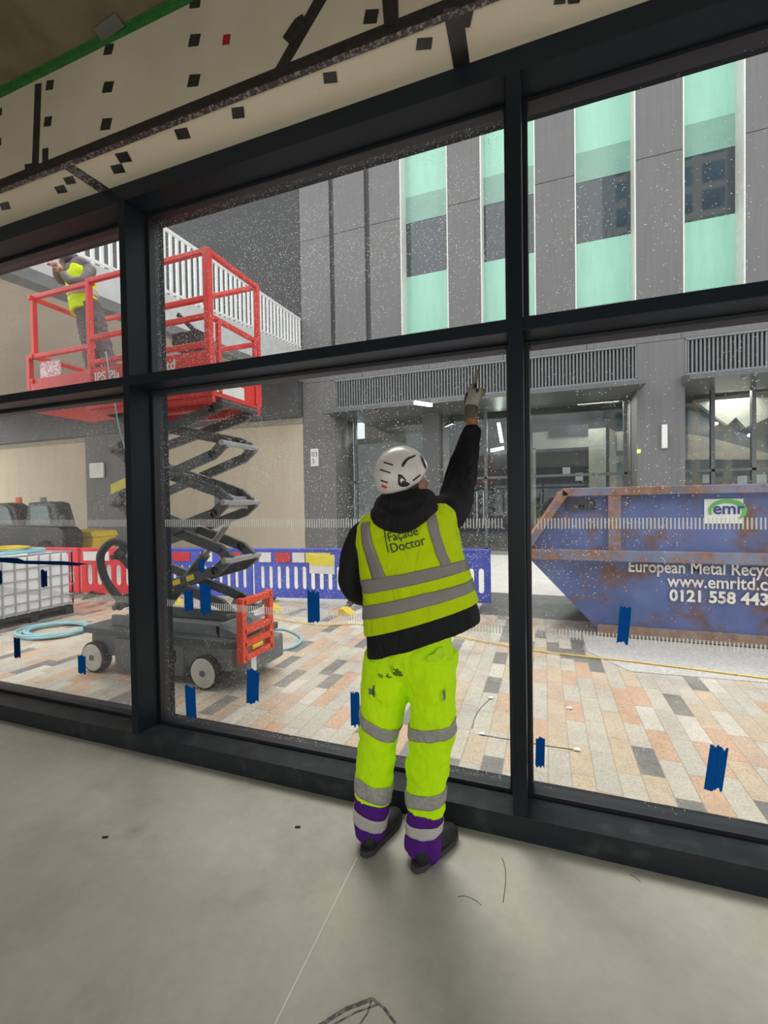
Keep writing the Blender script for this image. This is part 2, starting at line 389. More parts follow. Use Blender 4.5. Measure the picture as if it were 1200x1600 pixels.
M_rust = rusty('orange_rust', (.40,.16,.07), (.28,.10,.05), .4, .7)

M_red = mat('red_machine_paint', (.70,.035,.03), .4, c2=(.55,.03,.025), sc=3)
M_orange = mat('orange_red_guard', (.78,.06,.015), .4)
M_char = mat('charcoal_steel', (.055,.06,.065), .42, c2=(.085,.09,.095), sc=8)
M_edge = mat('galvanised_pin', (.45,.46,.47), .35, .6)
M_grey = mat('grey_machine_paint', (.13,.14,.145), .5, c2=(.17,.18,.18), sc=5)
M_tyre = mat('black_rubber', (.02,.02,.02), .8)
M_wheel = mat('off_white_wheel', (.72,.70,.65), .5, c2=(.55,.53,.49), sc=6)
M_yellow = mat('yellow_plastic', (.75,.52,.03), .5)
M_yel2 = mat('yellow_sign', (.80,.68,.04), .5)
M_bbar = mat('blue_barrier_plastic', (.07,.11,.58), .45, c2=(.05,.08,.46), sc=4)
M_rbar = mat('red_barrier_plastic', (.80,.03,.05), .45, c2=(.68,.025,.04), sc=4)
M_hose = mat('pale_blue_hose', (.28,.52,.58), .45)
M_rope = mat('yellow_rope', (.80,.55,.12), .6)
M_ibc = mat('milky_white_tank', (.92,.92,.91), .35, c2=(.88,.88,.88))
M_cage = mat('galvanised_cage', (.50,.50,.51), .4, .5)
M_car = mat('dark_vehicle_body', (.022,.025,.024), .35)
M_carg = mat('greenish_vehicle_glass', (.14,.20,.19), .08)
M_beac = mat('orange_beacon', (.80,.16,.03), .3)

def cloth(name, c, c2, sc=5, rough=.75, bs=.85, st=None, br=7):
    m, t, b, o = nodes(name); n = noise_n(t, sc, 3, stretch=st); r = ramp(t, n.outputs[0], [(.3,c),(.72,c2)]); t.links.new(r.outputs[0], b.inputs['Base Color'])
    n2 = noise_n(t, br, 3, .5, stretch=(1.6,1,.8)); n2.inputs['Distortion'].default_value = 1.2
    bump(t, b, n2.outputs[0], bs, .03); b.inputs['Roughness'].default_value = rough; b.inputs['Specular IOR Level'].default_value = .2
    return m
M_vest = cloth('lime_vest_fabric', (.56,.74,.0), (.48,.66,.0))
M_vestr = mat('vest_reflective_tape', (.23,.215,.19), .45, c2=(.20,.185,.165), sc=4)
M_jack = cloth('black_jacket_fabric', (.008,.008,.009), (.012,.012,.013), rough=.7)
M_purp = cloth('purple_trouser_fabric', (.085,.012,.20), (.065,.008,.16), bs=.8)
M_tband = mat('trouser_reflective_tape', (.36,.35,.31), .4, c2=(.29,.28,.25), sc=60, lo=.45, hi=.55)
M_tband2 = mat('pale_reflective_tape', (.50,.47,.43), .4)
def trouser_mat():
    m, t, b, o = nodes('lime_trouser_fabric')
    n = noise_n(t, 4, 3); r = ramp(t, n.outputs[0], [(.3,(.62,1.0,.0)),(.72,(.53,.88,.0))])
    tc = t.nodes.new('ShaderNodeTexCoord'); cur = r.outputs[0]
    g = noise_n(t, 60, 4, .7)
    for (p, rad, s) in ((W(621,1054,-.40),.022,1.0),(W(606,1058,-.40),.011,1.0),(W(594,1056,-.40),.009,.8),(W(614,1045,-.40),.012,.5)):
        vm = t.nodes.new('ShaderNodeVectorMath'); vm.operation='DISTANCE'; vm.inputs[1].default_value = p; t.links.new(tc.outputs['Object'], vm.inputs[0])
        d = mth(t,'ADD', vm.outputs['Value'], mth(t,'MULTIPLY', mth(t,'SUBTRACT', g.outputs[0], .5), .07))
        cur = mix(t, cur, (.03,.045,.01), mth(t,'MULTIPLY', mth(t,'LESS_THAN', d, rad), .85*s))
    t.links.new(cur, b.inputs['Base Color']); b.inputs['Roughness'].default_value = .7; b.inputs['Specular IOR Level'].default_value = .25
    n2 = noise_n(t, 6, 3, .5, stretch=(1.5,1,.7)); n2.inputs['Distortion'].default_value = 1.5; bump(t, b, n2.outputs[0], .6, .035); return m
M_trou = trouser_mat()
M_skin = mat('skin', (.34,.15,.095), .5, c2=(.29,.12,.075), sc=14, bmp=(60,.05))
M_hair = mat('dark_hair', (.03,.018,.012), .6)
M_helm = mat('white_helmet_shell', (.62,.57,.54), .28, c2=(.58,.53,.50), sc=3)
M_hdk = mat('dark_helmet_vent', (.02,.014,.012), .5)
M_glove = mat('grey_work_glove', (.36,.33,.29), .8, c2=(.28,.26,.23), sc=12, bmp=(60,.2))
M_cuff = mat('brown_glove_cuff', (.10,.08,.06), .8)
M_boot = mat('dark_boot_leather', (.014,.014,.014), .55, c2=(.025,.025,.025), sc=12, spec=.25)
M_sole = mat('grey_boot_sole', (.04,.04,.04), .8)
M_lbl = mat('dark_print', (.03,.04,.03), .6)
M_letw = mat('cream_lettering', (.78,.75,.68), .6, c2=(.40,.33,.30), sc=9, lo=.52, hi=.72)
M_navyl = mat('navy_lettering', (.02,.05,.25), .5)
M_grn = mat('green_swirl', (.12,.45,.10), .5)

# ============================================================ STRUCTURE
GZ = .169        # depth of the frame in front of the glazing
H0, T0, T1, HS, SO = .112, 2.307, 2.366, 3.443, 3.545
XL, XR = -5.2, 2.6
OUT = -.15       # outdoor ground level
struct(MB().box(-5.3, 3.2, -4.6, .0, -.12, 0).build('floor', M_floor))
win = tag(bpy.data.objects.new('window_1', None), 'black framed floor to ceiling shopfront window', 'window', kind='structure'); COL.objects.link(win)
MB().box(XL, XR, 0, .30, -.16, H0).build('sill', M_sill, win, bevel=.002)
MB().box(XL, XR, 0, .30, HS, SO).build('head_rail', M_frame, win, bevel=.002)
MX = [(-4.85,-4.79), (-2.481,-2.428), (-.15,-.087), (2.25,2.31)]
for a, b in MX: MB().box(a, b, .0, .30, H0, HS).build('mullion', M_frame, win, bevel=.002)
edges = [XL] + [v for ab in MX for v in ab] + [XR]
bays = [(edges[i], edges[i+1]) for i in range(0, len(edges), 2)]
hzs = [.055, .055, .02, .006, .006]; dr = [.5, .55, .85, .5, .4]
k = 0
for i, (a, b) in enumerate(bays):
    MB().box(a, b, .0, .30, T0, T1).build('transom', M_frame, win, bevel=.002)
    for j, (z0, z1) in enumerate(((H0, T0), (T1, HS))):
        f = MB(); e = .022
        for (p, q, r, s) in ((a, a+e, z0, z1), (b-e, b, z0, z1), (a+e, b-e, z0, z0+e), (a+e, b-e, z1-e, z1)): f.box(p, q, GZ-.012, GZ+.07, r, s)
        f.build('glazing_bead', M_bead, win, bevel=.003)
        g = MB(); g.box(a+.005, b-.005, GZ+.012, GZ+.034, z0+.005, z1-.005); g.mi = 0
        g.m = [1]*6; g.m[4] = 0     # outer face carries the dried spray
        hz = hzs[i]*(1.25 if j == 0 and i < 2 else 1.0); 
        g.build('glass_pane', [glass_mat('sprayed_glass_%d%d' % (i, j), hz, 3.1*i+7.7*j, dr[i]*(1.3 if (i == 2 and j == 1) else 1)), M_clear], win)
    if i in (1, 2, 3):
        for z, zz in ((1.415, 1.465), (.885, .93)):
            mm = MB(); x = a+.05
            while x < b-.05:
                mm.box(x, x+.006, GZ+.0355, GZ+.0365, z, zz); x += .0155
            mm.build('manifestation_marks', M_frit, win)
# bulkhead over the window, ceiling, side and back walls
struct(MB().box(XL, 3.2, -.21, .0, SO, SO+.03).build('trim_1', M_board_lit))
struct(MB().box(XL, 3.2, -.24, -.21, SO, 4.14).build('wall_front', M_board))
struct(MB().box(XL, 3.2, -.21, .3, SO+.03, 4.5).build('wall_front', M_board))
struct(MB().box(-5.3, 3.2, -4.6, -.21, 4.13, 4.35).build('ceiling', M_conc))
struct(MB().box(-5.5, XL, -4.6, .3, -.16, 4.5).build('wall_left', M_wall))
struct(MB().box(XR, 3.2, .0, .3, -.16, 4.5).build('wall_right', M_wall))
BY = -4.6   # made-up openings behind and to the right, kept low, bring in fill daylight
struct(MB().box(3.2, 3.4, BY, .3, 2.7, 4.5).build('wall_right', M_wall)); struct(MB().box(3.2, 3.4, -.5, .3, -.16, 2.7).build('wall_right', M_wall))
struct(MB().box(-5.5, 3.4, BY-.2, BY, 2.7, 4.5).build('wall_back', M_wall))
# outdoor ground
struct(MB().box(-34, 22, .30, 4.7, -.35, OUT).build('ground', M_paver))
struct(MB().box(-34, 22, 4.7, 30, -.35, OUT-.004).build('ground', M_tar))
struct(MB().box(-60, 60, -60, -4.6, -.45, OUT).build('ground', M_tar))
a = WZ(985,1050,OUT); b = WZ(1200,1068,OUT)
tp = MB(); tp.prism([(a.x-.35,3.35,OUT),(a.x,a.y,OUT),(b.x+2.5,b.y+.15,OUT),(b.x+2.5,4.0,OUT),(a.x-.35,4.0,OUT)], .008, (0,0,1)); tag(tp.build('tread_plate', M_plate), 'pale patterned metal tread plate on the paving in front of the skip', 'plate')
struct(MB().box(-1.0, 9, 4.7, 6.4, OUT-.02, OUT+.004).build('ground', M_skip_shade))  # dark strip laid down in place of the skip's shadow

# ============================================================ OFFICE BUILDING OPPOSITE
YF = 12.5
off = thing('office_building', 'grey panelled office building with green glass strips and dark louvres opposite the window', 'building', (-1, YF+2, OUT))
XC = -8.4
pan = MB()
for (x0, x1) in ((XC,-7.2),(-7.02,-5.84),(-5.65,-4.53),(-2.92,-1.86),(-.22,.9),(2.49,3.65),(5.06,6.2),(7.6,8.8),(10.2,14)):
    for (z0, z1) in ((5.98,6.3),(6.32,11.17),(11.19,19),):
        pan.box(x0, x1, YF, YF+.12, z0, z1)
pan.build('cladding', M_clad, off)
fz = MB()
for i in range(9): fz.box(XC+i*2.4, XC+i*2.4+2.385, YF-.01, YF+.1, 6.32, 6.55) if 0 else None
MB().box(XC, 14, YF+.85, YF+1.0, 5.98, 19).build('inner_wall', M_groove, off)
MB().box(XC, 14, YF+.05, YF+.85, 5.9, 6.0).build('floor_edge', M_clad2, off)
gr = MB(); gr.box(-7.2,-7.02, YF+.1, YF+.14, 6.32, 19); gr.box(-5.84,-5.65, YF+.1, YF+.14, 6.32, 19); gr.build('panel_recess', M_groove, off)
for (x0, x1) in ((-4.53,-2.92),(-1.86,-.22),(.9,2.49),(3.65,5.06),(6.2,7.6),(8.8,10.2)):
    gp = thing_w = bpy.data.objects.new('facade_window', None); COL.objects.link(gp); put(gp, off)
    MB().box(x0-.005, x0+.03, YF-.01, YF+.6, 6.7, 19).build('reveal', M_fin, gp)
    MB().box(x1-.03, x1+.005, YF-.01, YF+.6, 6.7, 19).build('reveal', M_fin, gp)
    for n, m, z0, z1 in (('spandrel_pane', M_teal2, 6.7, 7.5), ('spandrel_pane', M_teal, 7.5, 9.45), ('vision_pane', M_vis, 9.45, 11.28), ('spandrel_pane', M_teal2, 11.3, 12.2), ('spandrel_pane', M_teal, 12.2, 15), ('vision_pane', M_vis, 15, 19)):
        MB().box(x0+.03, x1-.03, YF+.58, YF+.62, z0, z1).build(n, m, gp)
    MB().box(x0, x1, YF-.005, YF+.6, 6.3, 6.7).build('sill_panel', M_clad, gp)
for (z0, z1) in ((6.0,6.20),(6.22,6.69)):
    fb = MB(); x = XC
    while x < 14: fb.box(x, min(14, x+2.385), YF-.02, YF+.1, z0, z1); x += 2.4
    fb.build('panel_band', M_clad, off)
# lower storey: columns, louvres, canopies
for (x0, x1) in ((XC,-7.09),(2.5,3.68),(9.3,10.5)): MB().box(x0, x1, YF-.02, YF+1.6, OUT, 5.98).build('column', M_clad, off, bevel=.01)
def louvre(x0, x1):
    f = MB(); 
    for (a_, b_, c_, d_) in ((x0,x1,5.93,5.99),(x0,x1,4.95,5.02),(x0,x0+.04,5.0,5.95),(x1-.04,x1,5.0,5.95)): f.box(a_, b_, YF-.03, YF+.15, c_, d_)
    fr = f.build('louvre_frame', M_louv, off)
    s = MB(); x = x0+.06
    while x < x1-.06: s.box(x, x+.045, YF+.0, YF+.07, 5.0, 5.95); x += .098
    s.build('blades', M_louv, fr); MB().box(x0, x1, YF+.16, YF+.2, 4.95, 5.99).build('backing', M_lobd, fr)
louvre(-7.09, 2.5); louvre(3.68, 9.3)
def canopy(x0, x1):
    MB().prism([(x0, YF, 4.95),(x0, YF-.75, 4.80),(x0, YF-.75, 4.68),(x0, YF+1.4, 4.68),(x0, YF+1.4, 4.95)], x1-x0, (1,0,0)).build('canopy', M_can, off)
canopy(-7.25, 2.6); canopy(3.6, 9.3)
YG = YF+1.0
def shopfront(x0, x1, muls, doors=()):
    f = MB()
    for x in muls: f.box(x-.05, x+.05, YG-.05, YG+.1, OUT, 4.68)
    f.box(x0, x1, YG-.05, YG+.1, 2.32, 2.40); f.box(x0, x1, YG-.05, YG+.1, OUT, OUT+.12)
    fr = f.build('shopfront_frame', M_can, off)
    xs = [x0]+muls+[x1]
    for i in range(len(xs)-1): MB().box(xs[i]+.05, xs[i+1]-.05, YG, YG+.02, OUT+.1, 4.68).build('shopfront_glass', M_shop, fr)
shopfront(-7.09, 2.5, [-6.75, -3.9, -1.9, 2.35]); shopfront(3.68, 9.3, [4.62, 5.6, 7.4])
MB().box(-4.05, -3.45, YG-.3, YG+.3, OUT, 4.68).build('pier', M_clad2, off)
hd = MB(); hd.sweep([(-2.2,YG-.12,.75),(-2.2,YG-.12,1.9)], .02, 8); hd.sweep([(-1.98,YG-.12,.75),(-1.98,YG-.12,1.9)], .02, 8); hd.build('door_handle', M_edge, off)
# lobby interior
MB().box(XC, 14, YF+6, YF+6.2, OUT, 5.9).build('lobby_wall', M_lob, off)
MB().box(-7.1, 9.3, YG+.2, YF+6, 4.9, 5.0).build('lobby_ceiling', M_lobd, off)
MB().box(-7.1, 9.3, YF-.0, YF+6, OUT-.05, OUT+.01).build('lobby_floor', M_lob, off)
MB().box(-3.4, -1.0, YG+1.2, YG+3.4, OUT, 4.9).build('lobby_core', M_lobd, off)
MB().box(-7.0, -3.6, YG+.7, YG+.8, OUT, 4.1).build('lobby_screen', M_lob, off)
a0 = W(820,653,YG+1.0); lb = MB()
xa, xb_ = -.4, W(952,700,YG+1.0).x
ztop = 3.95
lb.box(xa, xb_, YG+1.0, YG+1.2, 3.35, ztop); lb.box(W(920,700,YG+1.0).x, xb_, YG+1.0, YG+1.2, OUT, 3.36); lb.box(xa, xa+.1, YG+1, YG+1.2, OUT, 3.4)
lb.prism([(xb_,YG+1.0,OUT),(xb_+.28,YG+1.5,OUT),(xb_+.28,YG+1.5,ztop-.1),(xb_,YG+1.0,ztop)], .1, (-1,0,0))
lb.box(xb_+.28, xb_+.95, YG+1.4, YG+1.6, 3.2, ztop-.1)
lb.build('reflection_block', M_lobw, off)  # solid stand-in for the near building's reflection in the shopfront glass
sg = MB(); sg.box(W(857,670,YG+.95).x, W(919,670,YG+.95).x, YG+.95, YG+.99, W(890,682,YG+.95).z, W(890,665,YG+.95).z); sg.build('reflection_sign', M_lobd, off)
MB().box(xa+.1, xb_-.5, YG+1.15, YG+1.2, OUT, 3.36).build('reflection_opening', M_lobd, off)
# sloping stair underside seen in the right hand bay
st = MB(); Y1 = YG+1.2
def poly(pts, y, th, mb): mb.prism([tuple(W(u, v, y)) for u, v in pts], th, (0,1,0))
poly([(1085,625),(1230,606),(1230,640),(1165,668),(1150,652),(1137,664)], Y1, .25, st); st.build('stone_soffit', M_lobw, off)
s2 = MB(); poly([(1075,678),(1110,684),(1230,716),(1230,718),(1075,718)], Y1+.1, .3, s2); s2.build('stair_flank', mat('warm_pale_plaster', (.52,.43,.36), .8), off)
s3 = MB(); poly([(1075,640),(1230,705),(1230,722),(1075,680)], Y1+.3, .2, s3); s3.build('stair_string', M_clad, off)
for (u, v) in ((1117,662),(1173,680)):
    p = W(u, v, Y1-.05); MB().ball(p, (.09,.05,.05), 12, 8).build('spotlight', M_lamp, off)
for (u, v) in ((885,736),(905,745),(1105,748),(1160,750),(1190,748)):
    p = W(u, v, YG+.9); MB().box(p.x-.12, p.x+.12, p.y, p.y+.01, p.z-.13, p.z+.13).build('notice', M_sign, off)
for (lx, ly, en) in ((-5.2,15.2,60),(-.0,15.0,70),(1.6,13.9,20),(5.5,14.2,22)):   # area lamps added to brighten the lobby interior
    al = bpy.data.lights.new('lobby_fill','AREA'); al.size = 1.2; al.energy = en; al.color = (1,.96,.88); ao = bpy.data.objects.new('lobby_fill', al); COL.objects.link(ao); ao.location = (lx, ly, 4.62)
# lights
def fitting(label, a_, b_, y, th):
    p, q = (W(a_[0], a_[1], y), W(b_[0], b_[1], y)) if y else (WZ(a_[0], a_[1], 4.632), WZ(b_[0], b_[1], 4.632))
    t_ = thing('light_fitting', label, 'light', tuple(p)); MB().bar(p, q, th, th).build('lit_tube', M_lamp, t_); MB().bar(p+Vector((0,.05,.02)), q+Vector((0,.05,.02)), th*1.3, th*1.1).build('housing', M_can, t_)
fitting('horizontal lit tube under the long canopy left of the raised hand', (648,629), (674,633), 0, .09)
fitting('upright lit tube in the lobby, right of the raised arm', (779,661), (784,691), YG+1.0, .10)
fitting('short horizontal lit tube in the lobby, below the upright one', (767,704), (787,700), YG+1.0, .09)
for (u, v, lab) in ((902,611,'small round downlight under the long canopy above the modelled reflection'),(1162,589,'small round downlight under the right hand canopy')):
    p = WZ(u, v, 4.675); tag(MB().cyl(p, p-Vector((0,0,.03)), .05, 12).build('downlight', M_edge), lab, 'light')
p = W(998,705,YF-.03); tag(MB().box(p.x-.04, p.x+.04, p.y-.02, p.y+.01, p.z-.04, p.z+.04).build('indicator_light', M_lampg), 'tiny lime green indicator at the edge of the column right of the lobby', 'indicator')
for (u, v, w_, h_, s_, lab) in ((492,715,.30,.64,'03\n5','narrow white numbered plate on the grey column left of the lobby'),(1038,682,.14,.66,None,'tall slim white wall light on the grey column above the skip'),(152,735,.85,.66,None,'square white plate on the dark column between beige hoardings')):
    p = W(u, v, YF-.06 if u > 300 else YF-.36); t_ = thing('wall_plate', lab, 'sign' if s_ or w_ > .5 else 'wall light', tuple(p))
    MB().box(p.x-w_/2, p.x+w_/2, p.y-.05, p.y+.03, p.z-h_/2, p.z+h_/2).build('plate', M_sign, t_, bevel=.01)
    if s_: text('numerals', s_, .24, M_groove, t_, (p.x-.10, p.y-.055, p.z+.03), (1,0,0), (0,0,1))

# ============================================================ TERRACE BLOCK
ter = thing('terrace_block', 'raised pale terrace with white balustrade, beige underside and beige hoarding below', 'building', (-14, 8, OUT))
YT0 = 1.5
zt_ = lambda y: 8.17+.034*(y-6); zb_ = lambda y: 6.62+.11*(y-6); zs_ = lambda y: 5.66+.06*(y-6)
def yz(x0, x1, pts, name, m_): return MB().prism([(x0, y_, z_) for y_, z_ in pts], x1-x0, (1,0,0)).build(name, m_, ter)
yz(-26, XC, [(YT0,zs_(YT0)+.2),(YF,zs_(YF)+.2),(YF,zb_(YF)-.05),(YT0,zb_(YT0)-.05)], 'fascia_slab', M_slab)
yz(XC-.02, XC+.06, [(YT0,zs_(YT0)),(YF,zs_(YF)),(YF,zs_(YF)+.22),(YT0,zs_(YT0)+.22)], 'steel_channel', M_steel)
yz(XC-.30, XC-.02, [(YT0,zs_(YT0)),(YF,zs_(YF)),(YF,zs_(YF)+.1),(YT0,zs_(YT0)+.1)], 'steel_channel', M_steel)
yz(-26, XC-.3, [(YT0,zs_(YT0)+.1),(YF,zs_(YF)+.1),(YF,zs_(YF)+.19),(YT0,zs_(YT0)+.19)], 'soffit', M_soff)
yz(XC-.06, XC, [(YT0,zt_(YT0)-.07),(YF-.02,zt_(YF)-.07),(YF-.02,zt_(YF)),(YT0,zt_(YT0))], 'top_rail', M_rail)
yz(XC-.05, XC, [(YT0,zb_(YT0)),(YF-.02,zb_(YF)),(YF-.02,zb_(YF)+.05),(YT0,zb_(YT0)+.05)], 'bottom_rail', M_rail)
y = YT0+.1
while y < YF-.1:
    MB().box(XC-.055, XC-.005, y-.032, y+.032, zb_(y)-.05, zt_(y)-.03).build('baluster', M_rail, ter); y += .2
MB().box(-27, XC-.02, YF, YF+.3, 6.2, 19).build('upper_glass_wall', M_dkglass, ter)
MB().box(-27, XC-.02, YF-.4, YF+.3, 4.75, 6.2).build('bulkhead', M_clad2, ter)
MB().box(-27, XC-.02, YF-.0, YF+.3, OUT, 4.75).build('hoarding', M_hoard, ter)
MB().box(-19.35, -16.6, YF-.3, YF+.1, OUT, 5.8).build('column', M_clad, ter)
MB().box(-27, XC-.02, YF-.08, YF+.0, 4.55, 4.75).build('hoarding_cap', mat('pale_hoarding_cap', (.36,.33,.27), .8), ter)

# tower beyond, behind the viewer, mirrored in the green glass
def tower_mat():
    m, t, b, o = nodes('tower_window_grid')
    tc = t.nodes.new('ShaderNodeTexCoord'); s = t.nodes.new('ShaderNodeSeparateXYZ'); t.links.new(tc.outputs['Object'], s.inputs[0])
    fx = mth(t,'FRACT', mth(t,'DIVIDE', mth(t,'ADD', s.outputs[0], s.outputs[1]), 3.4)); fz = mth(t,'FRACT', mth(t,'DIVIDE', s.outputs[2], 3.3))
    inx = mth(t,'MULTIPLY', mth(t,'GREATER_THAN', fx, .28), mth(t,'GREATER_THAN', fz, .26))
    n = noise_n(t, .3, 2); c = ramp(t, n.outputs[0], [(.4,(.06,.12,.18)),(.6,(.16,.30,.42))])
    t.links.new(mix(t, (.62,.57,.50), c.outputs[0], inx), b.inputs['Base Color']); b.inputs['Roughness'].default_value = .3; return m
tw = thing('tower_block', 'tall pale gridded tower seen only as a reflection in the green glass strips', 'building', (15,-44,OUT))
MB().box(9, 26, -52, -38, OUT, 78).build('tower_wall', tower_mat(), tw)

# ============================================================ BULKHEAD TAPES
def tapebox(name, quad, mat_, label, cat, n, th=.002, group=None):
    o = MB().prism([tuple(q) for q in quad], th, n).build(name, mat_); return tag(o, label, cat, group)
YB = -.2405; 
def onface(pts): return [W(u, v, YB) for u, v in pts]
def onsoff(pts): return [WZ(u, v, SO-.001) for u, v in pts]
tag(MB().box(XL, 3.2, YB-.003, YB, SO-.004, SO+.055).build('corner_tape', M_gaffer), 'long black tape along the lower edge of the upper board', 'tape')
tag(MB().box(XL, 3.2, -.245, -.218, SO-.006, SO-.001).build('corner_bead', M_mesh), 'speckled mesh corner strip between upper and lower beige boards', 'strip')
gt = MB(); 
gt.box(XL, -1.2, YB-.004, YB, 4.09, 4.1295); gt.box(XL, -1.2, -.265, YB, 4.122, 4.1295)
tag(gt.build('green_tape', M_green), 'green tape line where the beige board meets the brown ceiling', 'tape')
M_pg = mat('grey_tape_patch', (.16,.16,.145), .5)
def patches(lst, f, nrm, where, group):
    for (u, v, w_, h_, sk, lab) in lst:
        q = f([(u-w_/2+sk, v-h_/2-sk*.2), (u+w_/2+sk, v-h_/2+sk*.3-2), (u+w_/2-sk, v+h_/2+sk*.2), (u-w_/2-sk, v+h_/2+2)])
        m_ = M_red_tape if 'single red' in lab else M_gaffer
        tapebox('tape_patch', q, m_, lab+' '+where, 'tape patch', nrm, group=group)
patches([(78,133,11,13,1,'topmost black patch in the column beside the left upright joint'),(75,190,11,13,1,'middle black patch beside the left upright joint'),(71,245,9,24,0,'tall narrow black patch low beside the left upright joint'),
 (47,263,15,12,-1,'black patch left of the foot of the left upright joint'),
 (170,77,13,15,2,'topmost black patch of the second column'),(169,136,15,15,2,'middle black patch of the second column'),(166,194,15,16,2,'lowest black patch of the second column'),
 (305,5,16,13,1,'black patch at the picture top, left of the red one'),(304,63,16,17,2,'black square patch just left of the red patch'),(303,126,17,17,2,'black square patch below and left of the red patch'),
 (354,62,11,14,1,'single red patch'),(580,26,21,20,2,'black patch between the slanted joint and the black box'),(1,175,4,9,0,'upper black sliver at the left picture edge'),(0,222,4,9,0,'lower black sliver at the left picture edge')],
 onface, (0,-1,0), 'on the upper beige board', 'fixing patches on the upper board')
patches([(8,322,14,9,-2,'first black patch from the left'),(95,296,15,9,-3,'lower black patch of the pair left of the dark joint'),(109,282,15,9,-3,'upper black patch of the pair left of the dark joint'),
 (184,264,18,11,-3,'lower black patch of the pair right of the dark joint'),(193,246,19,13,-4,'upper black patch of the pair right of the dark joint'),(285,209,20,14,-3,'black patch alone between the right pair and the middle'),
 (372,176,19,15,-1,'black patch right of the middle of the board'),(516,121,21,15,-1,'black patch below the slanted tape blob'),(663,68,24,16,1,'black patch just left of the broad joint tape'),(875,1,18,8,1,'black patch cut by the picture top')],
 onsoff, (0,0,-1), 'on the lower beige board', 'fixing patches on the lower board')
tapebox('joint_tape', onface([(55,132),(65,130),(60,268),(50,268)]), M_gaffer, 'upright black tape over the left board joint', 'tape', (0,-1,0))
tapebox('joint_tape', onface([(494,-6),(514,-6),(452,100),(431,106)]), M_gaffer, 'slanted black tape over the joint left of the black box', 'tape', (0,-1,0))
tapebox('tape_patch', onface([(462,32),(474,24),(478,46),(456,72),(443,60)]), M_gaffer, 'crumpled black tape lump on the slanted joint', 'tape patch', (0,-1,0), .008)
tapebox('joint_tape', onface([(597,-8),(622,-12),(623,38),(601,44)]), M_gaffer, 'broad black tape block at the top, left of the centre mullion', 'tape', (0,-1,0), .006)
tapebox('joint_tape', onsoff([(100,263),(116,258),(176,298),(158,302)]), M_mesh, 'dark speckled tape across the lower board above the left mullion', 'tape', (0,0,-1))
tapebox('joint_tape', onsoff([(692,14),(722,8),(734,99),(709,106)]), M_gaffer, 'broad black tape across the lower board near the centre mullion', 'tape', (0,0,-1))
tapebox('tape_patch', onsoff([(716,18),(740,16),(734,42),(720,42)]), M_gaffer, 'small black flag of tape beside the broad joint tape', 'tape patch', (0,0,-1), .003)
q = [WZ(u, v, 4.120) for u, v in ((146,44),(180,20),(194,40),(160,66))]
tapebox('tape_patch', q, M_pg, 'large grey patch on the brown ceiling over the green tape', 'tape patch', (0,0,-1), .003)
tapebox('tape_patch', onsoff([(1188,-6),(1199,-6),(1199,3),(1190,3)]) if 0 else onsoff([(886,-4),(910,-8),(905,4),(888,6)]), M_gaffer, 'small dark tape scrap at the top right of the lower board', 'tape patch', (0,0,-1), .002)

# ============================================================ FLOOR MARKS
fl = MB(); a, b = WZ(558,1340,0), WZ(430,1600,0); d = (b-a).normalized(); b2 = a + d*3.2
fl.prism([a+Vector((-.0028,0,.0006)), a+Vector((.0028,0,.0006)), b2+Vector((.0028,0,.0006)), b2+Vector((-.0028,0,.0006))], .0006, (0,0,1))
tag(fl.build('chalk_line', mat('chalk', (.62,.61,.54), .9)), 'thin white line on the floor running from the left boot', 'line')
sk = MB(); M_pen = mat('smudged_marker', (.10,.075,.085), .9, c2=(.28,.25,.22), sc=50, lo=.45, hi=.65)
def stroke(mb, pts, wd):
    P = [WZ(u, v, 0) for u, v in pts]
    for i in range(len(P)-1):
        d_ = (P[i+1]-P[i]).normalized(); n_ = Vector((-d_.y, d_.x, 0))*wd/2; e = Vector((0,0,.0005))
        mb.prism([P[i]-n_+e, P[i+1]-n_+e, P[i+1]+n_+e, P[i]+n_+e], .0006, (0,0,1))
stroke(sk, [(498,1604),(540,1577),(582,1561)], .012); stroke(sk, [(582,1561),(600,1575),(618,1600)], .008); stroke(sk, [(516,1604),(556,1582),(590,1570)], .005); stroke(sk, [(580,1565),(574,1584),(560,1604)], .004)
tag(sk.build('floor_sketch', M_pen), 'smudged dark box outline drawn on the floor at the picture bottom', 'drawing')
def hair(name, pts, r, m_, lab, cat):
    o = MB().sweep(cr([tuple(WZ(u, v, r)) for u, v in pts], 5), r, 6).build(name, m_, smooth=True); return tag(o, lab, cat)
hair('loose_fibre', [(784,1340),(789,1355),(790,1378),(786,1410)], .0012, M_black, 'long curved dark fibre on the floor right of the right boot', 'fibre')
hair('loose_fibre', [(715,1401),(726,1400),(740,1405),(752,1414)], .0008, M_sole, 'faint curled fibre on the floor in front of the centre mullion', 'fibre')
hair('loose_fibre', [(985,1367),(993,1371),(1001,1379)], .001, M_black, 'short dark fibre on the floor under the right hand sill', 'fibre')
for (u, v, lab) in ((164,1308,'small dark crumb on the floor at the left'),(465,1292,'small dark twig-like scrap on the floor left of the boots')):
    p = WZ(u, v, .004); tag(MB().bar(p+Vector((-.012,-.004,0)), p+Vector((.012,.006,0)), .006, .006).build('floor_debris', M_black), lab, 'debris')

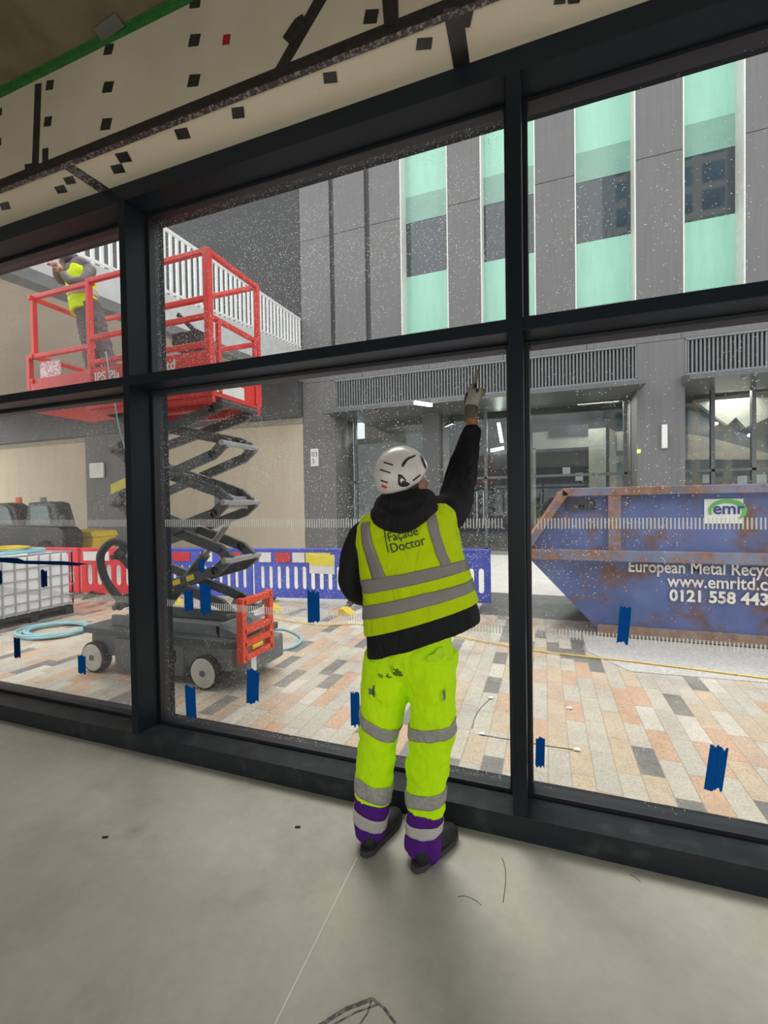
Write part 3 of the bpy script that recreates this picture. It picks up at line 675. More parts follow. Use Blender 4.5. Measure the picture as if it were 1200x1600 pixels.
# ============================================================ BLUE TAPE ON GLASS
def zig(x0, x1, y, amp, n, rnd):
    return [(x0+(x1-x0)*i/n, y+rnd.uniform(-amp, amp)*(1 if 0 < i < n else .4)) for i in range(n+1)]
def blue_tape(u, v, w_, h_, lab, two=True, tilt=0, seed=0, mat_=M_blue):
    rnd = random.Random(seed); c = W(u, v, .178); s = (c-CAM).dot(FW)/FPX; ww, hh = (W(u+w_/2, v, .178)-W(u-w_/2, v, .178)).length, (W(u, v-h_/2, .178)-W(u, v+h_/2, .178)).length
    t_ = thing('blue_tape', lab, 'tape', tuple(c), 'blue masking tape marks on the glass')
    strips = ((-ww/2, .02*ww, -.05*hh, hh*.5), (-.02*ww, ww/2, .0, hh*.5)) if two else ((-ww/2, ww/2, 0, hh/2),)
    for i, (x0, x1, dz, hz_) in enumerate(strips):
        pts = [(x, -hz_+dz+z) for x, z in zig(x0, x1, 0, hh*.07, 5, rnd)] + [(x, hz_+dz*-.6+z) for x, z in zig(x1, x0, 0, hh*.07, 5, rnd)]
        P = [(c.x+x*math.cos(tilt)-z*math.sin(tilt), c.y-.0006*(i+1), c.z+x*math.sin(tilt)+z*math.cos(tilt)) for x, z in pts]
        MB().prism(P, .0005, (0,1,0)).build('tape_strip', mat_, t_)
for i, (u, v, w_, h_, two, tl, lab) in enumerate((
 (490,948,19,46,True,0,'two-strip blue tape mark over the blue barrier, left of the worker'),
 (395,1072,19,48,True,-.05,'two-strip blue tape mark over the paving right of the lift wheel'),
 (298,1097,16,46,True,.03,'ragged blue tape mark just below the lift front wheel'),
 (321,936,17,44,True,0,'larger blue tape mark over the lift scissors, right of a smaller one'),
 (295,938,14,30,True,0,'smaller blue tape mark over the lift scissors, beside a larger one'),
 (315,884,9,20,False,0,'short single blue strip over the scissor arms, highest of its group'),
 (128,1038,12,28,False,0,'plain blue tape rectangle over the lift rear wheel'),
 (27,1012,10,30,True,0,'dark blue tape mark below the white tank'),
 (69,904,10,26,True,0,'dark blue tape mark over the white tank cage'),
 (1,902,5,20,True,0,'blue tape edge cut by the left picture side'),
 (555,1108,14,50,True,0,'blue tape mark partly behind the left knee'),
 (975,977,18,57,False,-.09,'tall single blue strip over the bottom of the skip'),
 (844,1176,14,44,False,-.03,'single blue strip low on the right pane beside the centre mullion'),
 (1119,1200,28,68,True,-.12,'largest two-strip blue tape mark low on the right pane'))):
    blue_tape(u, v, w_, h_, lab, two, tl, i+3, M_navy if u < 100 else M_blue)
t_ = MB(); P = [W(u, v, .176) for u, v in ((-4,871),(28,872),(38,876),(100,877),(118,879),(138,881),(120,884),(100,883),(30,881),(-4,878))]
t_.prism(P, .001, (0,1,0)); tag(t_.build('tape_line', M_navy), 'long horizontal navy tape strip over the white tank', 'tape')

# ============================================================ BARRIERS
def barrier(name, m_, nslots, label, cat, x0, y0, x1, y1, group, board=None, h=.92, L0=None):
    a = Vector((x0, y0, OUT)); b = Vector((x1, y1, OUT)); L = (b-a).length; rz = math.atan2(b.y-a.y, b.x-a.x)
    t = thing(name, label, cat, tuple(a), group, local=True, rz=rz)
    zb, zt = .20, .66; th = .05
    mb = MB(); mb.box(0, L, -th/2, th/2, .08, zb); mb.box(0, L, -th/2, th/2, zt, h)
    m = .07; cw = (L-2*m)/nslots; sw = cw*(.52 if nslots > 8 else .66)
    mb.box(0, m, -th/2, th/2, zb, zt); mb.box(L-m, L, -th/2, th/2, zb, zt)
    r = sw/2
    for i in range(nslots):
        cx = m+cw*(i+.5); lo, hi = zb+.03, zt-.03
        for sgn in (-1, 1):
            pts = [(cx+sgn*cw/2, zb), (cx, zb), (cx, lo)]
            rr = min(r, .08)
            pts += [(cx+sgn*r*math.sin(k_*PI/8), lo+rr-rr*math.cos(k_*PI/8)) for k_ in range(1, 5)]
            pts += [(cx+sgn*r*math.cos(k_*PI/8), hi-rr+rr*math.sin(k_*PI/8)) for k_ in range(0, 5)]
            pts += [(cx, zt), (cx+sgn*cw/2, zt)]
            if sgn > 0: pts = pts[::-1]
            mb.prism([(x, -th/2, z) for x, z in pts], th, (0,1,0))
    mb.build('barrier_panel', m_, t, bevel=.0)
    MB().box(0, L, -th/2-.012, th/2+.012, h-.03, h+.01).build('top_rim', m_, t, bevel=.008)
    for x in (.25, L-.25): MB().prism([(x-.03,-.25,0),(x-.03,.25,0),(x-.03,.2,.05),(x-.03,.05,.12),(x-.03,-.05,.12),(x-.03,-.2,.05)], .06, (1,0,0)).build('foot', M_black, t)
    if board: 
        for j, (c0, c1, mt) in enumerate(board): MB().box(c0*L, c1*L, -th/2-.012, -th/2, .70, .87).build('reflective_board', mt, t)
    return t
P0, P1 = Vector((-6.9, 4.22)), Vector((-.80, 5.15)); 
M_rwh = mat('white_board', (.75,.75,.72), .4); M_rrd = mat('red_board', (.55,.03,.04), .4)
bl = ('leftmost blue plastic barrier, half hidden by the scissor lift', 'blue plastic barrier with a yellow board, between lift and worker', 'blue plastic barrier right of the worker, its end by the centre mullion')
bds = ([(.08,.2,M_rwh),(.22,.4,M_rrd),(.5,.62,M_rwh),(.7,.9,M_rrd)], [(.05,.16,M_rwh),(.2,.34,M_rrd),(.36,.47,M_rwh),(.48,.7,M_yel2)], [(.3,.38,M_rrd),(.6,.85,M_bbar)])
for i in range(3):
    a = P0.lerp(P1, i/3+.004); b = P0.lerp(P1, (i+1)/3-.004)
    barrier('safety_barrier', M_bbar, 12, bl[i], 'barrier', a.x, a.y, b.x, b.y, 'blue barriers across the square', bds[i], .93)
barrier('safety_barrier', M_rbar, 6, 'red plastic barrier between the white tank and the scissor lift', 'barrier', -8.35, 3.95, -6.95, 4.15, 'red barriers', [(.05,.45,M_rwh),(.7,.95,M_rwh)], .93)
barrier('safety_barrier', M_rbar, 8, 'red plastic barrier behind the white tank', 'barrier', -10.4, 3.85, -8.4, 3.93, 'red barriers', None, .93)
p = Vector((-2.95, 4.64, .5)); cs = thing('caution_sign', 'yellow over white caution sign hung on the blue barrier left of the worker', 'sign', tuple(p))
c0 = W(484,866,4.62); c1 = W(523,897,4.62)
MB().box(c0.x, c1.x, 4.60, 4.62, c1.z, c0.z).build('white_panel', M_rwh, cs); MB().box(c0.x, c1.x, 4.594, 4.60, (c0.z+c1.z)/2-.02, c0.z).build('yellow_panel', M_yel2, cs)
for (u, v, lab) in ((537,962,'yellow wedge on the paving beside the worker elbow'),(422,957,'yellow wedge on the paving right of the red lift guard'),(268,946,'yellow wedge seen behind the scissor arms')):
    p = WZ(u, v, OUT); t = MB(); t.prism([p+Vector((-.09,0,.001)), p+Vector((.12,0,.001)), p+Vector((-.02,0,.10)), p+Vector((-.09,0,.09))], .2, (0,1,0)); tag(t.build('yellow_wedge', M_yellow), lab, 'wedge')

# ============================================================ SKIP
sk = thing('skip_container', 'rusty blue metal skip with cream lettering on the paving outside', 'skip', (2.5, 5, OUT))
YS, YSB = 4.0, 5.85; XE = 6.2
side = [(.667,OUT+.02),(XE-.9,OUT+.02),(XE,.9),(XE,1.66),(.22,1.66),(-.24,.98),(-.24,.84)]
s1 = MB(); s1.prism([(x,YS+.02,z) for x, z in side], .05, (0,1,0)); s1.build('near_side', M_skip, sk)
s1 = MB(); s1.prism([(x,YSB-.07,z) for x, z in side], .05, (0,1,0)); s1.build('far_side', M_skip, sk)
s1 = MB(); s1.box(.6, XE-.9, YS+.05, YSB-.05, OUT+.02, OUT+.08)
s1.prism([(.667,YS+.05,OUT+.02),(-.24,YS+.05,.84),(-.18,YS+.05,.86),(.72,YS+.05,OUT+.06)], YSB-YS-.1, (0,1,0)); s1.build('end_plate', M_skip, sk)
MB().prism([(-.24,YS+.05,.84),(-.24,YS+.05,1.02),(.06,YS+.05,1.42),(.10,YS+.05,1.42),(-.18,YS+.05,1.0),(-.18,YS+.05,.84)], YSB-YS-.1, (0,1,0)).build('lip_plate', M_rust, sk)
r_ = MB(); r_.box(.2, XE, YS-.06, YS+.06, 1.60, 1.70); r_.build('top_rail', M_skipr, sk, bevel=.008)
r_ = MB(); r_.box(-.2, XE, YS-.09, YS+.04, .80, .93); r_.build('mid_rail', M_skipr, sk, bevel=.008)
r_ = MB(); r_.bar((-.24,YS-.01,.93),(.245,YS-.01,1.66),.1,.09); r_.build('sloping_rail', M_skipr, sk, bevel=.006)
r_ = MB(); r_.box(.2, XE, YSB-.08, YSB+.04, 1.60, 1.70); r_.bar((-.24,YSB,.93),(.245,YSB,1.66),.1,.09); r_.build('far_rail', M_rust, sk, bevel=.006)
for x in (.72, 4.2): MB().box(x, x+.14, YS-.05, YS+.03, .92, 1.62).build('stiffener', M_skipr, sk, bevel=.005)
MB().box(.6, XE-.9, YS-.01, YS+.03, OUT+.02, .0).build('base_rail', rusty('rusty_base', (.22,.17,.16), (.34,.20,.12), .35, .6, 5), sk)
MB().box(.45, .49, YS-.07, YS-.02, .80, .93).build('seam_bracket', M_skipr, sk)
def at(u, v, y=YS-.005): return W(u, v, y)
z3 = ((1,0,0), (0,0,1))
text('lettering', 'European Metal Recycling', .20, M_letw, sk, at(981,893), *z3, bold=.003, xs=.78)
text('lettering', 'www.emrltd.com', .20, M_letw, sk, at(1043,916), *z3, bold=.003, xs=.84)
text('lettering', '0121 558 443', .185, M_letw, sk, at(1046,938), *z3, bold=.006, xs=.93)
a, b = at(885,797), at(931,779)
pl = MB(); e = .012; 
for q in ((a.x,b.x,a.z,a.z+e),(a.x,b.x,b.z-e,b.z),(a.x,a.x+e,a.z,b.z),(b.x-e,b.x,a.z,b.z)): pl.box(q[0],q[1],YS-.01,YS+.03,q[2],q[3])
pl.build('plate_border', M_groove, sk); text('embossed_letters', 'EMR', .14, M_groove, sk, (a.x+.035, YS-.004, a.z+.02), *z3, bold=.003, xs=1.15)
a, b = at(1101,818), at(1162,779)
MB().box(a.x, b.x, YS+.004, YS+.022, a.z, b.z).build('sticker', M_rwh, sk)
text('sticker_letters', 'emr', .19, M_navyl, sk, (a.x+.08, YS-.002, a.z+.11), *z3, bold=.003, xs=.95)
sw = MB(); cx, cz = (a.x+b.x)/2+.05, (a.z+b.z)/2
N = 22
for k_ in range(N):
    a0, a1 = [math.radians(200-250*q/N) for q in (k_, k_+1)]; w0 = .012+.018*math.sin(PI*k_/N)
    sw.prism([(cx-.02+(.165+s_)*math.cos(A), YS+.0, cz+(.115+s_*.8)*math.sin(A)) for A, s_ in ((a0,-w0),(a1,-w0),(a1,w0),(a0,w0))], .003, (0,1,0))
sw.build('green_swirl', M_grn, sk)

# ============================================================ SCISSOR LIFT
li = thing('scissor_lift', 'red and charcoal scissor lift standing raised on the paving outside the left panes', 'scissor lift', (-3.6, 1.6, OUT))
YN, YR = 1.22, 1.95
ch = MB(); ch.box(-4.5, -2.72, YN+.02, YR-.02, .02, .24); ch.box(-4.15, -3.25, YN+.0, YR, -.08, .22); ch.build('chassis', M_grey, li, bevel=.02)
MB().box(-4.58, -2.68, YN-.01, YR+.01, .24, .31).build('deck_rim', M_char, li, bevel=.01)
tr_ = MB(); tr_.box(-4.3, -2.9, YN+.1, YN+.14, .31, .42); tr_.box(-4.3, -2.9, YR-.14, YR-.1, .31, .42); tr_.prism([(-2.95,YN+.1,.31),(-2.68,YN+.1,.31),(-2.68,YN+.1,.35),(-2.95,YN+.1,.42)], .5, (0,1,0)); tr_.build('tray', M_grey, li, bevel=.006)
MB().box(-2.74, -2.58, YN+.08, YR-.05, -.02, .22).build('end_box', M_grey, li, bevel=.02)
MB().box(-2.575, -2.57, YN+.12, YN+.2, .0, .15).build('data_label', M_sign, li); MB().cyl((-2.58,YN+.14,.19),(-2.55,YN+.14,.19),.025,12).build('stop_button', M_red, li)
bx_ = MB(); bx_.box(-3.46, -3.34, YN-.005, YN+.01, .06, .17); bx_.build('control_box', M_black, li)
for (x, y_, s_) in ((-2.98,YN,1),(-4.4,YN,1),(-2.98,YR,-1),(-4.4,YR,-1)):
    wy = y_-.05*s_
    wl = MB().cyl((x,wy,0),(x,wy+.11*s_,0),.158,28).build('wheel', M_tyre, li, bevel=.015); wl.location.z = OUT+.158
    h_ = MB().cyl((x,wy-.004*s_,0),(x,wy+.02*s_,0),.140,28).build('wheel_disc', M_wheel, None, bevel=.01); h_.parent = wl
    h_ = MB().cyl((x,wy-.012*s_,0),(x,wy,0),.03,12).build('hub', M_grey, None); h_.parent = wl
zl = [.50, 1.03, 1.58, 2.14, 2.52]; XLft, XRt = -4.25, -2.83
for ly in (0, 1):
    for i in range(4):
        z0, z1 = zl[i], zl[i+1]; dz = (z1-z0); 
        yo = (YN+.14, YR-.14)[ly]; yi = yo+(.06 if ly == 0 else -.06)
        for (yy, sg) in ((yo, 1), (yi, -1)):
            A, B = ((XLft, z0), (XRt, z1)) if sg > 0 else ((XRt, z0), (XLft, z1))
            s_ = 1 if B[0] > A[0] else -1; bend = .10*(1 if i < 3 else .6)
            pts = [(A[0], z0), (A[0]+s_*.13, z0+bend), (B[0]-s_*.13, z1-bend), (B[0], z1)]
            m = MB()
            for q in range(3): m.bar((pts[q][0], yy, pts[q][1]), (pts[q+1][0], yy, pts[q+1][1]), .045, .095)
            m.cyl((pts[1][0],yy-.0225,pts[1][1]),(pts[1][0],yy+.0225,pts[1][1]),.047,14); m.cyl((pts[2][0],yy-.0225,pts[2][1]),(pts[2][0],yy+.0225,pts[2][1]),.047,14)
            arm = m.build('scissor_arm', M_char, li, bevel=.006)
            if ly == 0 and i == 0 and sg > 0:
                for f_ in (.45,.6,.75): 
                    xx = pts[1][0]+(pts[2][0]-pts[1][0])*f_; zz = pts[1][1]+(pts[2][1]-pts[1][1])*f_
                    hz_ = MB().bar((xx-.05,yy-.024,zz-.01),(xx+.04,yy-.024,zz+.02),.006,.05).build('hazard_stripe', M_yel2, None); hz_.parent = arm
for i, z in enumerate(zl):
    for x in (XLft, XRt): MB().cyl((x,YN+.09,z),(x,YR-.09,z),.028,14).build('cross_tube', M_edge if x == XRt and 0 < i < 4 else M_char, li, smooth=False)
    if i < 4: MB().cyl(((XLft+XRt)/2,YN+.1,(z+zl[i+1])/2),((XLft+XRt)/2,YR-.1,(z+zl[i+1])/2),.03,14).build('pivot_tube', M_char, li)
MB().sweep([(-3.9,1.6,.42),(-3.3,1.6,1.05)], .05, 14).build('lift_cylinder', M_char, li); MB().sweep([(-3.3,1.6,1.05),(-3.0,1.6,1.38)], .03, 14).build('piston_rod', M_edge, li)
MB().box(-3.03, -2.87, YN+.2, YR-.2, 1.52, 1.64).build('arm_plate', M_edge, li, bevel=.01)
hs = MB(); hs.sweep(cr([(-4.15,1.3,.6),(-4.32,1.28,.8),(-4.38,1.28,1.05),(-4.2,1.3,1.2),(-4.0,1.35,1.1)], 6), .04, 10); hs.build('hose_bundle', M_black, li, smooth=True)
MB().prism([(-4.27,YN+.11,1.69),(-4.04,YN+.11,1.76),(-4.04,YN+.11,1.86),(-4.27,YN+.11,1.79)], .005, (0,1,0)).build('warning_label', M_yel2, li)
# red guard on the end
gd = MB(); X0 = -2.56
for (a, b) in (((X0,1.2,.68),(X0,1.62,.68)),((X0,1.2,.18),(X0,1.62,.18)),((X0,1.2,.42),(X0,1.62,.42)),((X0,1.2,.14),(X0,1.2,.72)),((X0,1.62,.14),(X0,1.62,.72)),((X0+.0,1.2,.30),(X0,1.62,.30))): gd.bar(a, b, .07, .06)
gd.build('entry_ladder', M_orange, li, bevel=.008); MB().cyl((X0+.03,1.3,.25),(X0+.03,1.45,.25),.02,10).build('yellow_valve', M_yellow, li)
# platform
dk = MB(); dk.box(-4.45, -2.84, YN, YR, 2.60, 2.66); dk.box(-5.35, -4.2, YN+.03, YR-.03, 2.62, 2.67); dk.build('platform_deck', M_red, li)
un = MB(); un.box(-4.4, -2.84, YN, YN+.05, 2.50, 2.62); un.box(-4.4, -2.84, YR-.05, YR, 2.50, 2.62); un.box(-4.4,-2.84,YN+.3,YN+.42,2.52,2.6); un.build('under_frame', M_red, li, bevel=.006)
tb = MB(); tb.box(-4.45, -2.84, YN-.01, YN+.005, 2.56, 2.97); tb.box(-4.45, -2.84, YR-.005, YR+.01, 2.60, 2.85); tb.box(-2.85, -2.835, YN, YR, 2.56, 2.80); tb.box(-5.35, -4.4, YN+.02, YN+.03, 2.62, 2.97); tb.box(-5.35,-5.34,YN,YR,2.62,2.8); tb.build('toe_board', M_red, li)
text('lettering', 'JPS Pla', .13, M_sign, li, (-4.30, YN-.012, 2.83), (1,0,0), (0,0,1), bold=.002); text('lettering', 'nt', .13, M_sign, li, (-3.86, YN-.012, 2.83), (1,0,0), (0,0,1), bold=.002); text('lettering', 'Ltd', .13, M_sign, li, (-3.42, YN-.012, 2.84), (1,0,0), (0,0,1), bold=.002)
MB().box(-2.832, -2.83, YN+.05, YN+.45, 2.60, 2.72).build('reflective_label', M_sign, li)
def rails(segs, name='guard_rail', r=.045, m_=M_red):
    m = MB()
    for a, b in segs: m.bar(a, b, r, r)
    return m.build(name, m_, li, bevel=.006)
xr, xl, xm = -2.86, -5.28, -4.36
rails([((xm,YN,3.86),(xr,YN,3.86)),((-3.44,YN,3.44),(xr,YN,3.44)),((xm,YN,3.28),(xr,YN,3.28)),((xm,YN,3.03),(xr,YN,3.03))])
rails([((xl-.05,YN+.05,3.87),(xm,YN+.05,3.87)),((xl-.1,YN+.04,3.22),(xm,YN+.04,3.22))])
rails([((xr,YN,2.6),(xr,YN,3.88))], 'post', .06); rails([((-3.44,YN,3.36),(-3.44,YN,3.88))], 'post'); rails([((xm,YN,2.66),(xm,YN,3.88))], 'post', .05)
rails([((xl,YN+.05,3.2),(xl,YN+.05,3.87))], 'post', .05); rails([((xl-.07,YN+.04,2.62),(xl-.07,YN+.04,3.24))], 'post', .05)
rails([((xr,YR,2.6),(xr,YR,3.88))], 'post', .05); rails([((xl,YR,2.62),(xl,YR,3.87))], 'post', .05); rails([((xm,YR,2.62),(xm,YR,3.87))], 'post', .05)
rails([((xr,YN,3.86),(xr,YR,3.86)),((xr,YN,3.28),(xr,YR,3.28))]); rails([((xl,YN,3.86),(xl,YR,3.86)),((xl,YN,3.22),(xl,YR,3.22)),((xl,YN,2.95),(xl,YR,2.95))])
rails([((xl,YR,3.86),(xr,YR,3.86)),((xl,YR,3.26),(xr,YR,3.26))])
rails([((xr+.02,YN+.1,2.6),(xr+.02,YN+.1,3.28)),((xr+.02,YR-.08,2.6),(xr+.02,YR-.08,3.28))], 'post', .04)
sg = MB().box(-5.22, -4.92, YN+.06, YN+.08, 2.88, 3.16).build('chequered_panel', None, li)
def cheq():
    m, t, b, o = nodes('pink_chequered_panel'); v = t.nodes.new('ShaderNodeTexVoronoi'); v.inputs['Scale'].default_value = 38; tc = t.nodes.new('ShaderNodeTexCoord'); t.links.new(tc.outputs['Object'], v.inputs['Vector'])
    r = ramp(t, v.outputs['Distance'], [(.35,(.80,.78,.79)),(.6,(.62,.30,.36))]); t.links.new(r.outputs[0], b.inputs['Base Color']); return m
sg.data.materials.clear(); sg.data.materials.append(cheq())
cb_ = MB(); cb_.box(-3.42, -3.1, YN+.12, YN+.3, 3.08, 3.24); cb_.bar((-3.4,YN+.2,3.45),(-3.15,YN+.2,3.22),.05,.05); cb_.build('control_console', M_black, li, bevel=.01)
MB().cyl((-3.25,YN+.3,2.8),(-3.25,YN+.3,3.0),.012,8).build('antenna', M_red, li)
cbx = MB(); cbx.sweep(cr([(-4.1,YN-.04,3.1),(-4.06,YN-.04,2.9),(-4.0,YN-.04,2.6),(-3.95,YN-.04,2.35),(-3.97,YN+.05,2.1)],5), .007, 8); cbx.build('air_line', M_hose, li, smooth=True)

# ============================================================ WHITE TANK
ib = thing('water_tank', 'white plastic tank in a metal cage on a pallet at the left', 'tank', (-7.8, 2.35, OUT))
tx0, tx1, ty0, ty1 = -8.5, -7.2, 1.8, 2.95; tz0, tz1 = -.0, .86
MB().box(tx0+.015, tx1-.015, ty0+.015, ty1-.015, tz0+.0, tz1-.015).build('tank_body', M_ibc, ib, bevel=.06)
cg = MB()
for z in (tz0+.02, tz0+.17, tz0+.33, tz0+.5, tz0+.67, tz1-.01): 
    c = [(tx0,ty0,z),(tx1,ty0,z),(tx1,ty1,z),(tx0,ty1,z)]
    for i in range(4): cg.bar(c[i], c[(i+1)%4], .018, .018)
for i in range(8):
    y = ty0+(ty1-ty0)*i/7
    for x in (tx0, tx1): cg.bar((x,y,tz0),(x,y,tz1), .016, .016)
for i in range(9):
    x = tx0+(tx1-tx0)*i/8
    for y in (ty0, ty1): cg.bar((x,y,tz0),(x,y,tz1), .016, .016)
    cg.bar((x,ty0,tz1),(x,ty1,tz1),.016,.016) if i % 4 == 0 else None
cg.build('cage', M_cage, ib)
pa = MB(); 
for y in (ty0+.05, (ty0+ty1)/2, ty1-.05): pa.box(tx0, tx1, y-.06, y+.06, OUT+.0, -.05)
pa.box(tx0, tx1, ty0, ty1, -.05, -.01); pa.build('pallet', M_black, ib)
def coil(name, c, R, r, turns, m_, lab, cat, sq=1.0, seed=1, cross=0):
    rn = random.Random(seed); pts = []
    N = 28*turns
    for i in range(N):
        t = 2*PI*i/28; k_ = R*(1+.12*math.sin(i*.11+seed)+cross*math.sin(i*.023))
        pts.append((c[0]+k_*math.cos(t)+.05*math.sin(i*.05), c[1]+sq*k_*math.sin(t), c[2]+r+2*r*abs(math.sin(i*.07))*(turns > 2)))
    return tag(MB().sweep(pts, r, 8).build(name, m_, smooth=True), lab, cat)
coil('hose_coil', (-7.75,2.4,tz1), .36, .016, 5, M_hose, 'pale blue hose coil lying on top of the white tank', 'hose', 1.1, 2)
coil('cable_coil', (-8.05,2.5,tz1+.05), .22, .012, 6, M_yellow, 'yellow cable coil heaped on top of the white tank', 'cable', 1, 4, .2)
yb = MB(); yb.box(-8.45,-8.1,2.0,2.35,tz1+.01,tz1+.09); yb.cyl((-8.3,2.15,tz1+.09),(-8.3,2.15,tz1+.3),.02,8); tag(yb.build('yellow_fitting', M_yellow, bevel=.01), 'small yellow fitting on the corner of the white tank at the picture edge', 'fitting')
coil('hose_coil', (-6.35,2.1,OUT), .42, .018, 5, M_hose, 'pale blue hose coil on the paving between tank and lift', 'hose', .8, 3)
hl = MB(); hl.sweep(cr([tuple(WZ(u, v, OUT+.016)) for u, v in ((416,986),(440,983),(462,990),(471,1000),(458,1011),(430,1017),(412,1018),(395,1008),(400,996),(425,994),(437,1001),(425,1008))], 7), .016, 8)
tag(hl.build('hose_loop', M_hose, smooth=True), 'pale blue hose loop on the paving right of the lift', 'hose')
rp_ = MB(); rp_.sweep(cr([tuple(WZ(u, v, OUT+.018)) for u, v in ((415,962),(440,968),(500,976),(560,975),(640,982),(735,998),(850,1018),(1000,1035),(1200,1060),(1300,1072))], 6), .008, 6)
tag(rp_.build('yellow_rope', M_rope, smooth=True), 'thin yellow line lying across the paving in front of barriers and skip', 'rope')
wr_ = MB(); wr_.sweep(cr([tuple(WZ(u, v, OUT+.003)) for u, v in ((768,1090),(752,1105),(742,1122),(738,1138))], 5), .003, 5); tag(wr_.build('wire_scrap', M_grey, smooth=True), 'upright thin wire on the paving right of the thigh', 'wire')
wr_ = MB(); wr_.sweep(cr([tuple(WZ(u, v, OUT+.003)) for u, v in ((752,1148),(775,1152),(800,1156),(860,1166),(903,1172))], 5), .003, 5); tag(wr_.build('wire_scrap', M_grey, smooth=True), 'long thin wire on the paving passing behind the centre mullion', 'wire')
for (u, v, lab) in ((753,1147,'small white crumpled tag at the left end of the long wire'),(890,1107,'small white scrap on the paving right of the mullion'),(902,1172,'small white scrap at the right end of the long wire'),(767,1091,'tiny white scrap at the top of the short wire')):
    p = WZ(u, v, OUT+.006); tag(MB().prism([p+Vector((-.025,-.01,0)),p+Vector((.02,-.012,.004)),p+Vector((.012,.02,.01)),p+Vector((-.018,.016,.002))], .003, (0,0,1)).build('paper_scrap', M_sign), lab, 'scrap')

# vehicle and bin behind
ve = thing('site_vehicle', 'dark site vehicle with glazed cab parked behind the white tank', 'vehicle', (-15, 7.6, OUT))
def vx(u): return W(u, 800, 7).x
bd = MB(); bd.prism([(-17.5,7,.2),(-13.35,7,.2),(-13.3,7,.85),(-13.55,7,1.0),(-17.5,7,1.05)], .6, (0,1,0)); bd.build('body', M_car, ve, bevel=.06)
cb2 = MB(); cb2.prism([(-15.1,7.05,1.0),(-13.5,7.05,1.0),(-13.75,7.05,1.70),(-14.0,7.05,1.76),(-14.9,7.05,1.74)], .5, (0,1,0)); cb2.build('cab', M_car, ve, bevel=.05)
cb3 = MB(); cb3.prism([(-17.4,7.05,1.0),(-15.3,7.05,1.0),(-15.6,7.05,1.62),(-15.9,7.05,1.75),(-17.4,7.05,1.75)], .5, (0,1,0)); cb3.build('cab', M_car, ve, bevel=.06)
MB().prism([(-14.75,7.0,1.08),(-13.85,7.0,1.08),(-13.98,7.0,1.62),(-14.7,7.0,1.64)], .06, (0,1,0)).build('side_window', M_carg, ve)
MB().prism([(-17.2,7.0,1.08),(-15.55,7.0,1.08),(-15.78,7.0,1.58),(-16.0,7.0,1.66),(-17.2,7.0,1.66)], .06, (0,1,0)).build('windscreen', M_carg, ve)
for x in (-16.6, -14.1): MB().cyl((x,6.95,.22),(x,7.25,.22),.37,24).build('wheel', M_tyre, ve)
MB().cyl((-15.75,7.3,1.74),(-15.75,7.3,1.92),.09,12).build('beacon', M_beac, ve); MB().cyl((-14.6,7.3,1.74),(-14.6,7.3,1.9),.09,12).build('beacon', M_carg, ve)
mr = MB(); mr.ball((-13.22,6.95,1.24),(.12,.06,.15),12,8); mr.bar((-13.5,7.05,1.3),(-13.2,6.97,1.3),.03,.03); mr.build('mirror', M_car, ve, smooth=False)
gb = thing('grit_bin', 'yellow bin in front of the beige hoarding, right of the dark vehicle', 'bin', (-14.1, 8.3, OUT))
MB().prism([(-14.6,8,.0),(-13.55,8,.0),(-13.4,8,.62),(-14.75,8,.62)], .8, (0,1,0)).build('bin_body', M_yellow, gb, bevel=.03); MB().prism([(-14.8,7.95,.62),(-13.35,7.95,.62),(-13.45,7.95,.80),(-14.6,7.95,.84)], .9, (0,1,0)).build('lid', M_yellow, gb, bevel=.03)
bl_ = MB().box(-14.5,-13.9,7.9,7.95,.1,.5).build('label_plate', M_grey, gb)

# ============================================================ WORKER AT THE WINDOW
wk = thing('person', 'worker in lime vest and white helmet indoors, reaching up to the glass', 'person', (-.63, -.2, 0))
def ring(L, R, y, b, n=40, ex=2.3, off=0, back=0):
    l, r = W(L[0], L[1], y), W(R[0], R[1], y); c = (l+r)/2; c.y += back; a = (r-l)/2; al = a.length; ad = a.normalized()
    bd_ = Vector((0,1,0)); bd_ = (bd_-ad*bd_.dot(ad)).normalized(); out = []
    for k_ in range(n):
        th = 2*PI*k_/n; cc, ss = math.cos(th), math.sin(th)
        cc = math.copysign(abs(cc)**(2/ex), cc); ss = math.copysign(abs(ss)**(2/ex), ss)
        out.append(c + ad*(al+off)*cc + bd_*(b+off)*ss)
    return out
TR = [((606,792),(668,778),-.37,.062,.0),((574,806),(694,786),-.36,.095,0),((565,822),(708,800),-.355,.115,0),((564,850),(711,828),-.35,.128,0),((570,880),(716,858),-.345,.132,0),((575,915),(724,885),-.335,.13,0),
      ((576,950),(733,915),-.325,.132,0),((577,986),(742,940),-.32,.14,0),((577,1012),(748,958),-.32,.148,0),((578,1024),(752,972),-.32,.150,0)]
def tring(s, off=0, n=40):
    s = max(0, min(len(TR)-1.0001, s)); i = int(s); f = s-i
    a_, b_ = TR[i], TR[i+1]
    g = lambda x, y_: x+(y_-x)*f
    return ring((g(a_[0][0],b_[0][0]), g(a_[0][1],b_[0][1])), (g(a_[1][0],b_[1][0]), g(a_[1][1],b_[1][1])), g(a_[2],b_[2]), g(a_[3],b_[3]), n, 2.3, off)
def loft(mb, rings, cap=(True, True)):
    n = len(rings[0]); vs = [p for r_ in rings for p in r_]; fs = []
    for i in range(len(rings)-1):
        for k_ in range(n): fs.append((i*n+k_, i*n+(k_+1)%n, (i+1)*n+(k_+1)%n, (i+1)*n+k_))
    if cap[0]: fs.append(tuple(range(n-1,-1,-1)))
    if cap[1]: fs.append(tuple((len(rings)-1)*n+k_ for k_ in range(n)))
    mb.add(vs, [f[::-1] for f in fs])
jk = MB(); loft(jk, [tring(s*.25) for s in range(0, 37)])
